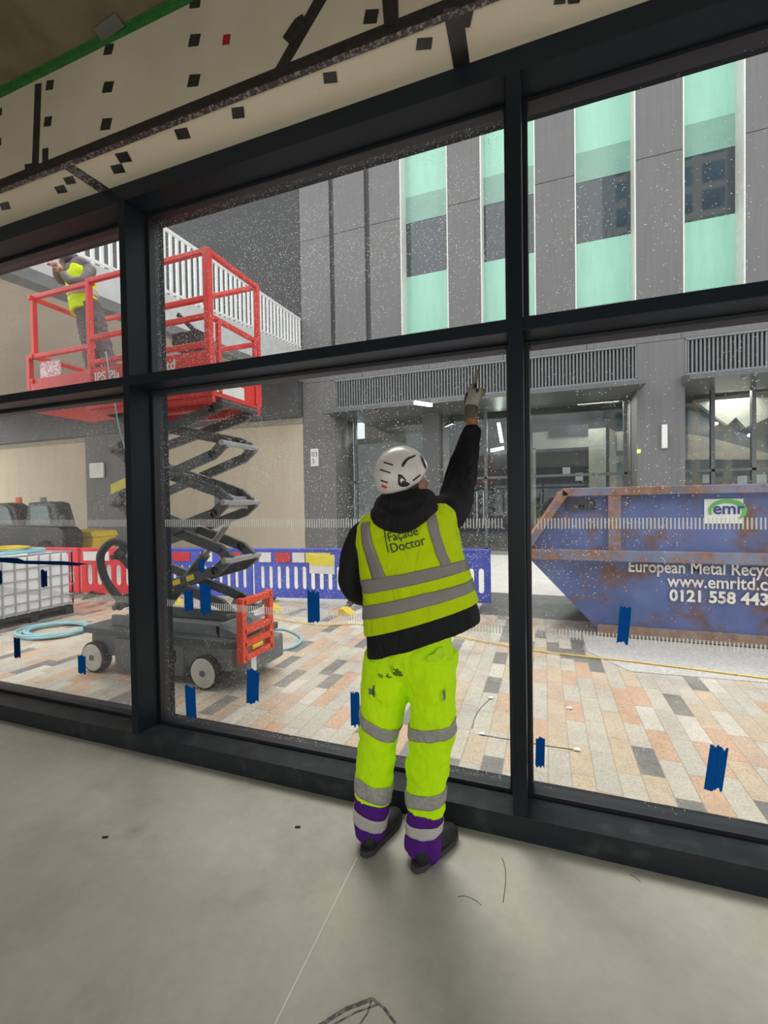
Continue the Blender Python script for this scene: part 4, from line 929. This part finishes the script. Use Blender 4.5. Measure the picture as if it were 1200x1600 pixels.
# sleeves
limb(jk, [(W(600,830,-.34),.075),(W(572,838,-.34),.07),(W(557,862,-.34),.064),(W(551,895,-.335),.062),(W(556,922,-.30),.058),(W(580,930,-.20),.05),(W(612,918,-.10),.043)], 16)
limb(jk, [(W(660,815,-.35),.085),(W(690,806,-.33),.084),(W(707,793,-.27),.074),(W(715,768,-.2),.070),(W(721,742,-.13),.068),(W(727,714,-.07),.060),(W(733,690,-.01),.050),(W(738,671,.03),.042)], 16)
# hood and collar
limb(jk, [(W(590,800,-.42),.03,.03),(W(600,808,-.465),.045,.05),(W(628,812,-.49),.05,.055),(W(655,800,-.475),.045,.05),(W(674,786,-.43),.035,.04)], 14)
limb(jk, [(W(596,790,-.40),.035),(W(612,786,-.455),.05),(W(636,788,-.475),.055),(W(658,782,-.45),.045),(W(670,778,-.40),.035)], 14)
limb(jk, [(W(632,800,-.39),.10,.09),(W(633,785,-.40),.085,.08),(W(632,772,-.405),.07,.07)], 16)
jacket = jk.build('jacket', M_jack, wk, vox=.008, sm=4, disp=(.09,.012))
# vest
vs = MB(); S0, S1 = 1.0, 7.05
loft(vs, [tring(S0+(S1-S0)*i/40, .012 if i else .002, 64) for i in range(41)], (True, False))
vest = vs.build('vest', M_vest, wk, smooth=True, disp=(.10,.014), sol=.003)
vest.modifiers['d'].texture_coords = 'LOCAL'
def vstripe(name, f0, f1, k0, k1, m_, n=40, off=.030, ks=64, par=None, wrp=True):
    """strip on the vest between torso parameters f0(t), f1(t) for ring index k0..k1"""
    mb = MB(); vsx = []; N = n; ROWS = 6
    for i in range(N+1):
        t = i/N; kk = k0+(k1-k0)*t
        for r_ in range(ROWS+1):
            s = f0(t)+(f1(t)-f0(t))*r_/ROWS; rg = tring(s, off, ks); k_ = int(math.floor(kk)); fr = kk-k_
            vsx.append(rg[k_ % ks].lerp(rg[(k_+1) % ks], fr))
    w_ = ROWS+1
    mb.add(vsx, [(i*w_+j, (i+1)*w_+j, (i+1)*w_+j+1, i*w_+j+1) for i in range(N) for j in range(ROWS)])
    o = mb.build(name, m_, None, smooth=True); 
    if wrp: wrap(o, vest, .0035)
    md = o.modifiers.new('t', 'SOLIDIFY'); md.thickness = .001; md.offset = 0
    put(o, wk); return o
vstripe('reflective_band', lambda t: 4.62, lambda t: 5.22, 0, 64, M_vestr, 72)
vstripe('reflective_band', lambda t: 5.72, lambda t: 6.30, 0, 64, M_vestr, 72)
# shoulder straps: narrow columns over the back (ring index 32..64 is the back half: -y)
def strap(ka0, ka1, kb0, kb1):
    mb = MB(); N = 24; vsx = []
    for i in range(N+1):
        t = i/N; s = 1.5+(4.7-1.5)*t; rg = tring(s, .034, 64)
        for r_ in range(5):
            kk = (ka0+(kb0-ka0)*t)+((ka1-ka0)+((kb1-kb0)-(ka1-ka0))*t)*r_/4
            k_ = int(math.floor(kk)); vsx.append(rg[k_ % 64].lerp(rg[(k_+1) % 64], kk-k_))
    mb.add(vsx, [(i*5+j, (i+1)*5+j, (i+1)*5+j+1, i*5+j+1) for i in range(N) for j in range(4)])
    o = mb.build('reflective_brace', M_vestr, None, smooth=True); wrap(o, vest, .004); md = o.modifiers.new('t', 'SOLIDIFY'); md.thickness = .001; put(o, wk)
strap(39.8, 42.6, 42.4, 45.6); strap(52.6, 54.9, 55.0, 57.4)
strap(26, 22, 25, 22); strap(10, 6, 10, 6.5)
TD = (W(664,856,-.46)-W(609,862,-.46)); xd = TD.normalized(); yd = Vector((xd.z*-1,0,xd.x)); yd = Vector((-xd.z, -.0, xd.x))
xt = (W(666,851,-.49)-W(611,864,-.49)).normalized(); yt = Vector((-xt.z-.08,0,xt.x))
text('lettering', 'Façade', .049, M_lbl, wk, W(607,847,-.49), xt, yt, shrink=vest, off=.004, xs=.92)
text('lettering', 'Doctor', .051, M_lbl, wk, W(611,864,-.49), xt, yt, shrink=vest, off=.004, xs=.92)
ln = MB(); a, b = W(600,826,-.49), W(607,863,-.49); nn = 14; vv = []
for i in range(nn+1): c = a.lerp(b, i/nn); vv += [c-xd*.002, c+xd*.002]
ln.add(vv, [(2*i,2*i+1,2*i+3,2*i+2) for i in range(nn)]); o = ln.build('print_line', M_lbl, None); wrap(o, vest, .004); md = o.modifiers.new('t','SOLIDIFY'); md.thickness = .001; put(o, wk)
# trousers
YL = -.26
def lrow(uL, uR, v, y, ry): 
    l, r = W(uL, v, y), W(uR, v, y); return ((l+r)/2, (r-l).length/2, ry)
LL = [lrow(572,648,1020,-.29,.115), lrow(570,644,1055,-.28,.11), lrow(566,635,1090,-.27,.098), lrow(564,624,1130,-.26,.085), lrow(563,618,1160,-.25,.078), lrow(558,613,1200,-.245,.07), lrow(556,609,1245,-.24,.068)]
RL = [lrow(636,713,1020,-.29,.115), lrow(640,712,1055,-.28,.11), lrow(643,711,1090,-.27,.098), lrow(641,711,1130,-.26,.085), lrow(640,706,1160,-.25,.078), lrow(637,699,1200,-.245,.072), lrow(636,693,1262,-.24,.070)]
tm = MB(); limb(tm, LL, 20, side=(1,0,0), ex=2.2); limb(tm, RL, 20, side=(1,0,0), ex=2.2)
limb(tm, [(W(641,985,-.30),.165,.11),(W(642,1010,-.30),.175,.118),(W(642,1035,-.29),.16,.11),(W(641,1050,-.285),.13,.095)], 24, side=(1,0,0), ex=2.4)
trou = tm.build('trousers', M_trou, wk, vox=.008, sm=4, disp=(.06,.022))
def cuffs(rows):
    mb = MB(); limb(mb, rows, 18, side=(1,0,0), ex=2.2); return mb.build('trouser_cuff', M_purp, wk, vox=.008, sm=4, disp=(.06,.02))
LC = [lrow(557,608,1240,-.24,.067), lrow(555,605,1270,-.238,.068), lrow(556,601,1289,-.236,.066), lrow(557,597,1303,-.235,.062)]
RC = [lrow(637,692,1258,-.24,.068), lrow(637,690,1285,-.238,.069), lrow(636,689,1310,-.236,.068), lrow(633,686,1322,-.235,.067), lrow(633,680,1330,-.235,.064)]
lc = cuffs(LC); rc = cuffs(RC)
def band(rows, t0, t1, tgt, m_, tilt=0, off=.006, name='reflective_band', tz=0):
    """ring band around a leg between path fractions t0..t1 (0..len-1)"""
    def at_(t):
        i = max(0, min(len(rows)-2, int(t))); f = t-i; a_, b_ = rows[i], rows[i+1]
        return a_[0].lerp(b_[0], f), a_[1]+(b_[1]-a_[1])*f, a_[2]+(b_[2]-a_[2])*f
    mb = MB(); n = 36; R_ = 6; vv = []
    for j in range(R_+1):
        t = t0+(t1-t0)*j/R_; c, ra, rb = at_(t)
        for k_ in range(n):
            th = 2*PI*k_/n; vv.append(c+Vector(((ra+off)*math.cos(th), (rb+off)*math.sin(th), tilt*ra*math.cos(th)+tz*rb*math.sin(th))))
    mb.add(vv, [(j*n+k_, (j+1)*n+k_, (j+1)*n+(k_+1)%n, j*n+(k_+1)%n) for j in range(R_) for k_ in range(n)])
    o = mb.build(name, m_, None, smooth=True); wrap(o, tgt, .004); md = o.modifiers.new('t','SOLIDIFY'); md.thickness = .0015; put(o, wk)
band(LL, 2.68, 3.22, trou, M_tband, -.42); band(RL, 2.9, 3.5, trou, M_tband, .22)
band(LL, 5.3, 5.85, trou, M_tband, -.22); band(RL, 5.45, 5.8, trou, M_tband, .15)
band(LC, .75, 1.65, lc, M_tband2, -.22); band(RC, .75, 1.4, rc, M_tband2, .12)
# pocket flap and thigh pocket marks
def patch(quad, tgt, name, m_, off=.004):
    P = [Vector(q) for q in quad]; n = 8; vv = [P[0].lerp(P[1], i/n).lerp(P[3].lerp(P[2], i/n), j/n) for j in range(n+1) for i in range(n+1)]
    o = MB().add(vv, [(j*(n+1)+i, j*(n+1)+i+1, (j+1)*(n+1)+i+1, (j+1)*(n+1)+i) for j in range(n) for i in range(n)]).build(name, m_, None, smooth=True)
    wrap(o, tgt, off); md = o.modifiers.new('t','SOLIDIFY'); md.thickness = .0015; put(o, wk); return o
M_flap = mat('lime_flap', (.50,.84,.0), .7)
patch([W(u, v, -.43) for u, v in ((668,1026),(706,1014),(703,1034),(668,1038))], trou, 'pocket_flap', M_flap, .012)
patch([W(u, v, -.40) for u, v in ((694,1087),(710,1085),(710,1104),(694,1104))], trou, 'pocket_flap', M_flap, .006)
patch([W(u, v, -.40) for u, v in ((700,1092),(706,1089),(704,1100),(699,1101))], trou, 'pocket_badge', M_grey, .009)
patch([W(u, v, -.40) for u, v in ((571,1078),(580,1079),(580,1089),(572,1088))], trou, 'pocket_badge', M_grey, .006)
patch([W(u, v, -.40) for u, v in ((581,1074),(583,1074),(582,1093),(580,1093))], trou, 'pocket_seam', M_lbl, .006)
# boots
def boot(h, d, par):
    h = Vector(h); d = Vector(d).normalized(); s_ = Vector((d.y,-d.x,0)); up = Vector((0,0,1))
    P = lambda f, z, w_=0: h+d*f+up*z+s_*w_
    mb = MB(); limb(mb, [(P(-.005,.055),.034,.045),(P(.03,.05),.040,.047),(P(.09,.048),.040,.045),(P(.15,.045),.046,.038),(P(.20,.042),.047,.034),(P(.245,.036),.038,.026),(P(.262,.03),.02,.014)], 16, side=s_)
    limb(mb, [(P(.045,.05),.040),(P(.065,.10),.038),(P(.075,.15),.036)], 16)
    mb.ball(P(.03,.045), (.040,.046,.042), 14, 10)
    b_ = mb.build('boot', M_boot, wk, vox=.006, sm=2)
    sm_ = MB(); pts = [(-.03,-.018),(-.035,.0),(-.03,.018),(.0,.036),(.06,.036),(.14,.046),(.2,.048),(.25,.036),(.272,.0),(.25,-.036),(.2,-.048),(.14,-.044),(.06,-.034),(.0,-.036)]
    sm_.prism([P(f, .001, w_) for f, w_ in pts], .026, (0,0,1)); so_ = sm_.build('boot_sole', M_sole, None, bevel=.004); put(so_, wk)
boot(WZ(574,1333,0), (.22,1,0), wk); boot(WZ(654,1357,0), (.42,1,0), wk)
# head
hc = W(631,748,-.40)
yaw_h, pit_h, rol_h = math.radians(-20), math.radians(20), math.radians(5)
HR = Matrix.Rotation(yaw_h, 3, 'Z') @ Matrix.Rotation(pit_h, 3, 'X') @ Matrix.Rotation(-rol_h, 3, 'Y')
def hp(x, y, z): return hc + HR @ Vector((x, y, z))
bm_ = MB()
# skull, face, neck; head frame: +y forward, +z up, eyes at z=-.03
bm_.ball(hp(0,-.01,.0), (.076,.095,.085), 20, 14, HR)
limb(bm_, [(hp(0,.01,.02),.07,.08),(hp(0,.018,-.04),.066,.078),(hp(0,.03,-.085),.055,.06),(hp(0,.04,-.118),.032,.038)], 16, side=HR@Vector((1,0,0)))
limb(bm_, [(hp(0,.088,-.015),.008,.008),(hp(0,.104,-.04),.010,.010),(hp(0,.112,-.056),.014,.012),(hp(0,.10,-.066),.015,.008)], 8)
for s_ in (-1, 1):
    bm_.ball(hp(.079*s_,-.008,-.045), (.010,.020,.033), 12, 8, HR); bm_.ball(hp(.013*s_,.098,-.062), .008, 8, 6); bm_.ball(hp(.03*s_,.075,-.05), (.022,.018,.02), 10, 8, HR)
    bm_.ball(hp(.03*s_,.083,-.008), (.024,.01,.007), 10, 6, HR)
bm_.ball(hp(0,.092,-.085), (.024,.01,.007), 12, 6, HR); bm_.ball(hp(0,.09,-.096), (.02,.01,.008), 12, 6, HR)
nb = W(634,800,-.37)
limb(bm_, [(hp(0,-.02,-.05),.058),(hp(0,-.02,-.10),.056),((nb+Vector((0,0,0))),.06)], 16)
# torso, arms and legs inside the clothes, one continuous figure
limb(bm_, [(nb,.06,.06),(W(634,818,-.35),.13,.075),(W(640,870,-.34),.15,.09),(W(645,930,-.32),.14,.085),(W(642,1000,-.30),.14,.09),(W(641,1045,-.29),.13,.085)], 18, side=(1,0,0))
limb(bm_, [(W(606,1040,-.285),.07),(W(600,1120,-.26),.06),(W(585,1200,-.245),.045),(W(581,1290,-.236),.035),(W(576,1318,-.235)+Vector((0,0,.0)),.03)], 12)
limb(bm_, [(W(675,1040,-.285),.07),(W(675,1120,-.26),.06),(W(666,1200,-.245),.045),(W(662,1290,-.236),.035),(W(654,1335,-.235),.03)], 12)
limb(bm_, [(W(600,830,-.34),.05),(W(557,862,-.34),.043),(W(556,922,-.30),.04),(W(612,918,-.10),.028),(W(630,905,-.06),.026)], 12)
limb(bm_, [(W(672,815,-.34),.055),(W(707,793,-.27),.046),(W(721,742,-.13),.044),(W(733,690,-.01),.034),(W(738,671,.03),.0275),(W(737,652,.045),.027),(W(737,640,.05),.026)], 12)
body = bm_.build('body', M_skin, wk, vox=.0045, sm=2)
for s_ in (-1, 1):
    MB().ball(hp(.03*s_,.086,-.026), .0115, 12, 8).build('eye', M_white, wk, smooth=True)
    MB().ball(hp(.03*s_,.096,-.026), .005, 10, 6).build('iris', M_lbl, wk, smooth=True)
hb = MB(); hb.ball(hp(0,-.022,-.012), (.080,.090,.078), 20, 12, HR); hb.build('hair', M_hair, wk, smooth=True)
# helmet
helm = bpy.data.objects.new('helmet', None); COL.objects.link(helm); put(helm, wk)
def hput(o): o.parent = helm; return o
HA = (.097, .118, .106)
def shell(th, ph, off=0):   # th azimuth from +x, ph from top
    k_ = 1+.02*math.cos(4*th)
    return hp((HA[0]+off)*math.sin(ph)*math.cos(th)*k_, -.005+(HA[1]+off)*math.sin(ph)*math.sin(th), .022+(HA[2]+off)*math.cos(ph))
mb = MB(); n, m_ = 48, 18; vv = []
for j in range(m_+1):
    for k_ in range(n):
        th = 2*PI*k_/n
        low = 2.02 if math.sin(th) < -.2 else (1.72 if math.sin(th) > .4 else 1.72+.3*(.4-math.sin(th))/.6)
        low -= .10*max(0, math.cos(2*th))*(1 if abs(math.cos(th)) > .7 else 0)
        vv.append(shell(th, .02+(low-.02)*j/m_))
mb.add(vv, [(j*n+k_, (j+1)*n+k_, (j+1)*n+(k_+1)%n, j*n+(k_+1)%n) for j in range(m_) for k_ in range(n)] + [tuple(range(n))])
sh = mb.build('shell', M_helm, None, smooth=True, sol=.006); hput(sh)
def hray(u, v):
    d = (FW + RT*((u-600)/FPX) - UP*((v-800)/FPX)); Hi = HR.transposed()
    o_ = Hi @ (CAM-hc) - Vector((0,-.005,.022)); dd = Hi @ d
    A = Vector((HA[0]+.002, HA[1]+.002, HA[2]+.002)); o2 = Vector([o_[i]/A[i] for i in range(3)]); d2 = Vector([dd[i]/A[i] for i in range(3)])
    a_, b_, c_ = d2.dot(d2), 2*o2.dot(d2), o2.dot(o2)-1; D = max(0, b_*b_-4*a_*c_); t = (-b_-math.sqrt(D))/(2*a_)
    return CAM + d*t
def hpatch(pts, name, m_, th=.003):
    # outline traced on the shell, dense fan, a few mm thick
    P = []
    for i in range(len(pts)):
        a_, b_ = pts[i], pts[(i+1) % len(pts)]
        for k_ in range(4): P.append((a_[0]+(b_[0]-a_[0])*k_/4, a_[1]+(b_[1]-a_[1])*k_/4))
    c = (sum(p[0] for p in P)/len(P), sum(p[1] for p in P)/len(P)); N = len(P)
    vv = [hray(*c)]
    for r_ in (.33,.66,1): vv += [hray(c[0]+(p[0]-c[0])*r_, c[1]+(p[1]-c[1])*r_) for p in P]
    fs = [(0,1+i,1+(i+1)%N) for i in range(N)]
    for q in range(2): fs += [(1+q*N+i, 1+(q+1)*N+i, 1+(q+1)*N+(i+1)%N, 1+q*N+(i+1)%N) for i in range(N)]
    o = MB().add(vv, fs).build(name, m_, None, smooth=True); md = o.modifiers.new('w','SHRINKWRAP'); md.target = sh; md.wrap_method = 'NEAREST_SURFACEPOINT'; md.wrap_mode='ABOVE_SURFACE'; md.offset = .0012 if m_ is not M_white else .0025
    md = o.modifiers.new('t','SOLIDIFY'); md.thickness = .0015; md.offset = 0; hput(o)
def slot(a_, b_, w_=2.2): 
    dx, dy = b_[0]-a_[0], b_[1]-a_[1]; L = math.hypot(dx, dy); nx, ny = -dy/L*w_/2, dx/L*w_/2
    hpatch([(a_[0]+nx,a_[1]+ny),(b_[0]+nx,b_[1]+ny),(b_[0]-nx,b_[1]-ny),(a_[0]-nx,a_[1]-ny)], 'vent_slot', M_hdk)
slot((600,722.5),(614,727)); slot((594.5,734),(610,739)); slot((596,750.5),(606,754)); slot((645,751),(656,742)); 
hpatch([(627,727),(631,720),(638,714),(648,711.5),(649,713.5),(640,717),(634,722),(629,730.5)], 'vent_slot', M_hdk)
hpatch([(656,711),(660,715),(664.5,727),(664,733),(661,729),(658,720)], 'vent_slot', M_hdk)
hpatch([(622,741),(628,742),(634,749),(634,752),(641,756),(636,760),(627,760.5),(622,757)], 'logo_panel', M_hdk)
hpatch([(625,749),(628,746.5),(632,751),(628,751),(627.5,754.5),(625.5,753)], 'logo_mark', M_white)
hpatch([(597,756.5),(605,760),(604,763),(597,760.5)], 'red_badge', M_red)
# gloves
def glove(wp, up_, fwd, side, curl, parent, thumb_side=-1, index_up=False):
    """wp wrist; up_ along hand; fwd palm-facing direction; side across"""
    u, f, s = Vector(up_).normalized(), Vector(fwd).normalized(), Vector(side).normalized()
    P = lambda a_, b_, c_: wp+s*a_+f*b_+u*c_
    mb = MB(); limb(mb, [(P(0,0,-.005),.030,.024),(P(0,.002,.03),.037,.024),(P(0,.004,.065),.043,.022),(P(0,.006,.092),.041,.019)], 16, side=s)
    for i, (x, L) in enumerate(((-.031,.072),(-.0105,.080),(.0105,.075),(.030,.060))):
        q = P(x,.006,.088); pts = [P(x,.0,.07), q]; ang = math.radians(18 if not (index_up and i == 0) else 5)
        for (seg, da) in ((.46, curl), (.30, curl*1.1), (.24, curl*.8)):
            if index_up and i == 0: da *= .35
            ang += math.radians(da); q = q + (u*math.cos(ang)+f*math.sin(ang))*L*seg; pts.append(q)
        limb(mb, [(p, r_) for p, r_ in zip(pts, (.0115,.0118,.0108,.0098,.0085))], 10, 4)
    g = mb.build('glove', M_glove, parent, vox=.0028, sm=2)
    tb_ = MB(); ts = thumb_side
    limb(tb_, [(P(ts*.024,.008,.018),.014),(P(ts*.042,.022,.045),.0135),(P(ts*.040,.036,.072),.012),(P(ts*.026,.044,.094),.010)], 10, 4)
    tb_.build('glove_thumb', M_hdk, parent, vox=.0028, sm=2)
    c_ = MB(); limb(c_, [(P(0,0,-.065),.030,.028),(P(0,0,-.03),.031,.027),(P(0,0,.004),.032,.026)], 16, side=s); c_.build('glove_cuff', M_cuff, parent, smooth=True)
    return P
wr = W(736.5,637,.055)
hu = (W(743,596,.095)-wr).normalized()
PR = glove(wr, hu, (.25,1,-.15), (1,-.25,0), 52, wk, -1, True)
dk_ = MB(); dk_.ball(PR(-.030,-.012,.052), (.008,.006,.028), 10, 8, Matrix.Rotation(.15,3,'Y')); dk_.ball(PR(.022,-.012,.078), (.008,.006,.013), 10, 8); dk_.build('glove_patch', M_hdk, wk, smooth=True)
wl_ = W(628,906,-.07)
glove(wl_, (.9,.25,.35), (0,.9,-.4), (-.3,.3,.9), 35, wk, -1)
# slim tool held up against the glass
tl = thing('scraper_tool', 'slim dark and pale scraper held upright in the raised gloved hand', 'tool', tuple(wr))
ta = PR(-.012,.045,.05); tb2 = W(745,577,.160)
MB().sweep([ta, ta.lerp(tb2, .55)], [(.007,.006),(.006,.005)], 10).build('handle', M_black, tl)
MB().sweep([ta.lerp(tb2, .5), tb2], [(.0075,.002),(.009,.0015)], 8, side=(1,0,0)).build('blade', mat('pale_steel_blade', (.45,.42,.33), .35, .6), tl)

# ============================================================ WORKER IN THE LIFT
w2 = thing('person', 'worker in grey clothes and yellow vest standing on the red lift platform, face turned up', 'person', (-4.85, 1.58, 2.67))
YW = 1.58
def B(u, v, y=YW): return W(u, v, y)
b2m = MB(); DZ = Vector((0,0,2.67))
fx1, fx2 = -4.72, -4.52
limb(b2m, [(B(132,470),.13,.10),(Vector((fx1-.06,YW-.02,3.15)),.075,.075),(Vector((fx1,YW,2.92)),.06,.06),(Vector((fx1+.03,YW+.02,2.72)),.05,.05)], 14)
limb(b2m, [(B(142,475),.12,.10),(Vector((fx2-.1,YW+.06,3.15)),.075,.075),(Vector((fx2-.03,YW+.08,2.92)),.06,.06),(Vector((fx2,YW+.1,2.72)),.05,.05)], 14)
b2m.build('trousers', mat('grey_work_trousers', (.10,.09,.095), .8), w2, vox=.012, sm=3, disp=(.08,.03))
b3 = MB(); limb(b3, [(B(134,486),.15,.11),(B(128,455),.16,.115),(B(124,425),.17,.12),(B(125,416),.14,.10),(B(122,408),.07,.07)], 18, side=(1,0,0))
limb(b3, [(B(142,420),.062),(B(134,436,YW-.12),.056),(B(114,441,YW-.22),.048),(B(99,428,YW-.22),.040)], 12)
limb(b3, [(B(112,410),.065),(B(99,436,YW+.02),.056),(B(92,434,YW-.08),.048),(B(88,421,YW-.15),.04)], 12)
b3.build('jacket', mat('grey_work_jacket', (.12,.10,.10), .8), w2, vox=.012, sm=3, disp=(.08,.02))
b4 = MB(); limb(b4, [(B(133,488),.165,.13),(B(129,462),.17,.13),(B(126,440),.178,.13),(B(127,426),.165,.125),(B(128,418),.12,.11)], 24, side=(1,0,0)); v2 = b4.build('vest', cloth('yellow_vest_fabric', (.62,.80,.0), (.55,.72,.0)), w2, vox=.012, sm=2, disp=(.1,.02))
bnd = MB(); limb(bnd, [(B(130,466),.176,.136),(B(129.5,456),.178,.137)], 28, side=(1,0,0)); bnd.build('reflective_band', M_tband2, w2, smooth=True)
b5 = MB(); hc2 = B(106,409); R2 = Matrix.Rotation(math.radians(70),3,'Z') @ Matrix.Rotation(math.radians(22),3,'X')
def h2(x, y, z): return hc2+R2@Vector((x,y,z))
b5.ball(hc2, (.078,.098,.10), 18, 12, R2); limb(b5, [(h2(0,.02,-.02),.065,.07),(h2(0,.03,-.10),.045,.045)], 14); b5.ball(h2(0,.105,-.02), (.015,.02,.025), 10, 8, R2)
for s_ in (-1,1): b5.ball(h2(.078*s_,-.01,-.02), (.01,.02,.03), 10, 8, R2)
limb(b5, [(h2(0,-.02,-.05),.055),(B(118,412),.055),(B(125,430),.10)], 12)
for hx, hy, yy in ((94,421,YW-.22),(85,414,YW-.16)):
    c = B(hx, hy, yy); b5.ball(c, (.045,.03,.035), 12, 8)
    for k_ in range(4): limb(b5, [(c+Vector((-.02,-.02+.014*k_,.01)),.010),(c+Vector((-.06,-.022+.015*k_,.02+.004*k_)),.0095),(c+Vector((-.09,-.02+.014*k_,.008+.004*k_)),.008)], 8, 3)
    limb(b5, [(c+Vector((0,.0,.02)),.012),(c+Vector((-.03,.0,.05)),.010),(c+Vector((-.05,0,.058)),.009)], 8, 3)
b5.build('body', M_skin, w2, vox=.006, sm=2)
for s_ in (-1,1): MB().ball(h2(.028*s_,.09,.01), .011, 8, 6).build('eye', M_lbl, w2, smooth=True)
hm = MB(); hm.ball(h2(0,-.02,.045), (.105,.13,.09), 20, 12, R2); hm.ball(h2(0,.08,.03), (.08,.07,.012), 16, 8, R2); hm.build('helmet', mat('dark_helmet', (.06,.065,.07), .35), w2, smooth=True)
for (x, y_) in ((fx1+.03,YW+.02),(fx2,YW+.1)):
    m = MB(); limb(m, [(Vector((x+.04,y_,2.715)),.045,.04),(Vector((x-.08,y_-.02,2.71)),.045,.035),(Vector((x-.17,y_-.03,2.70)),.04,.026)], 12); m.build('boot', M_boot, w2, smooth=True)
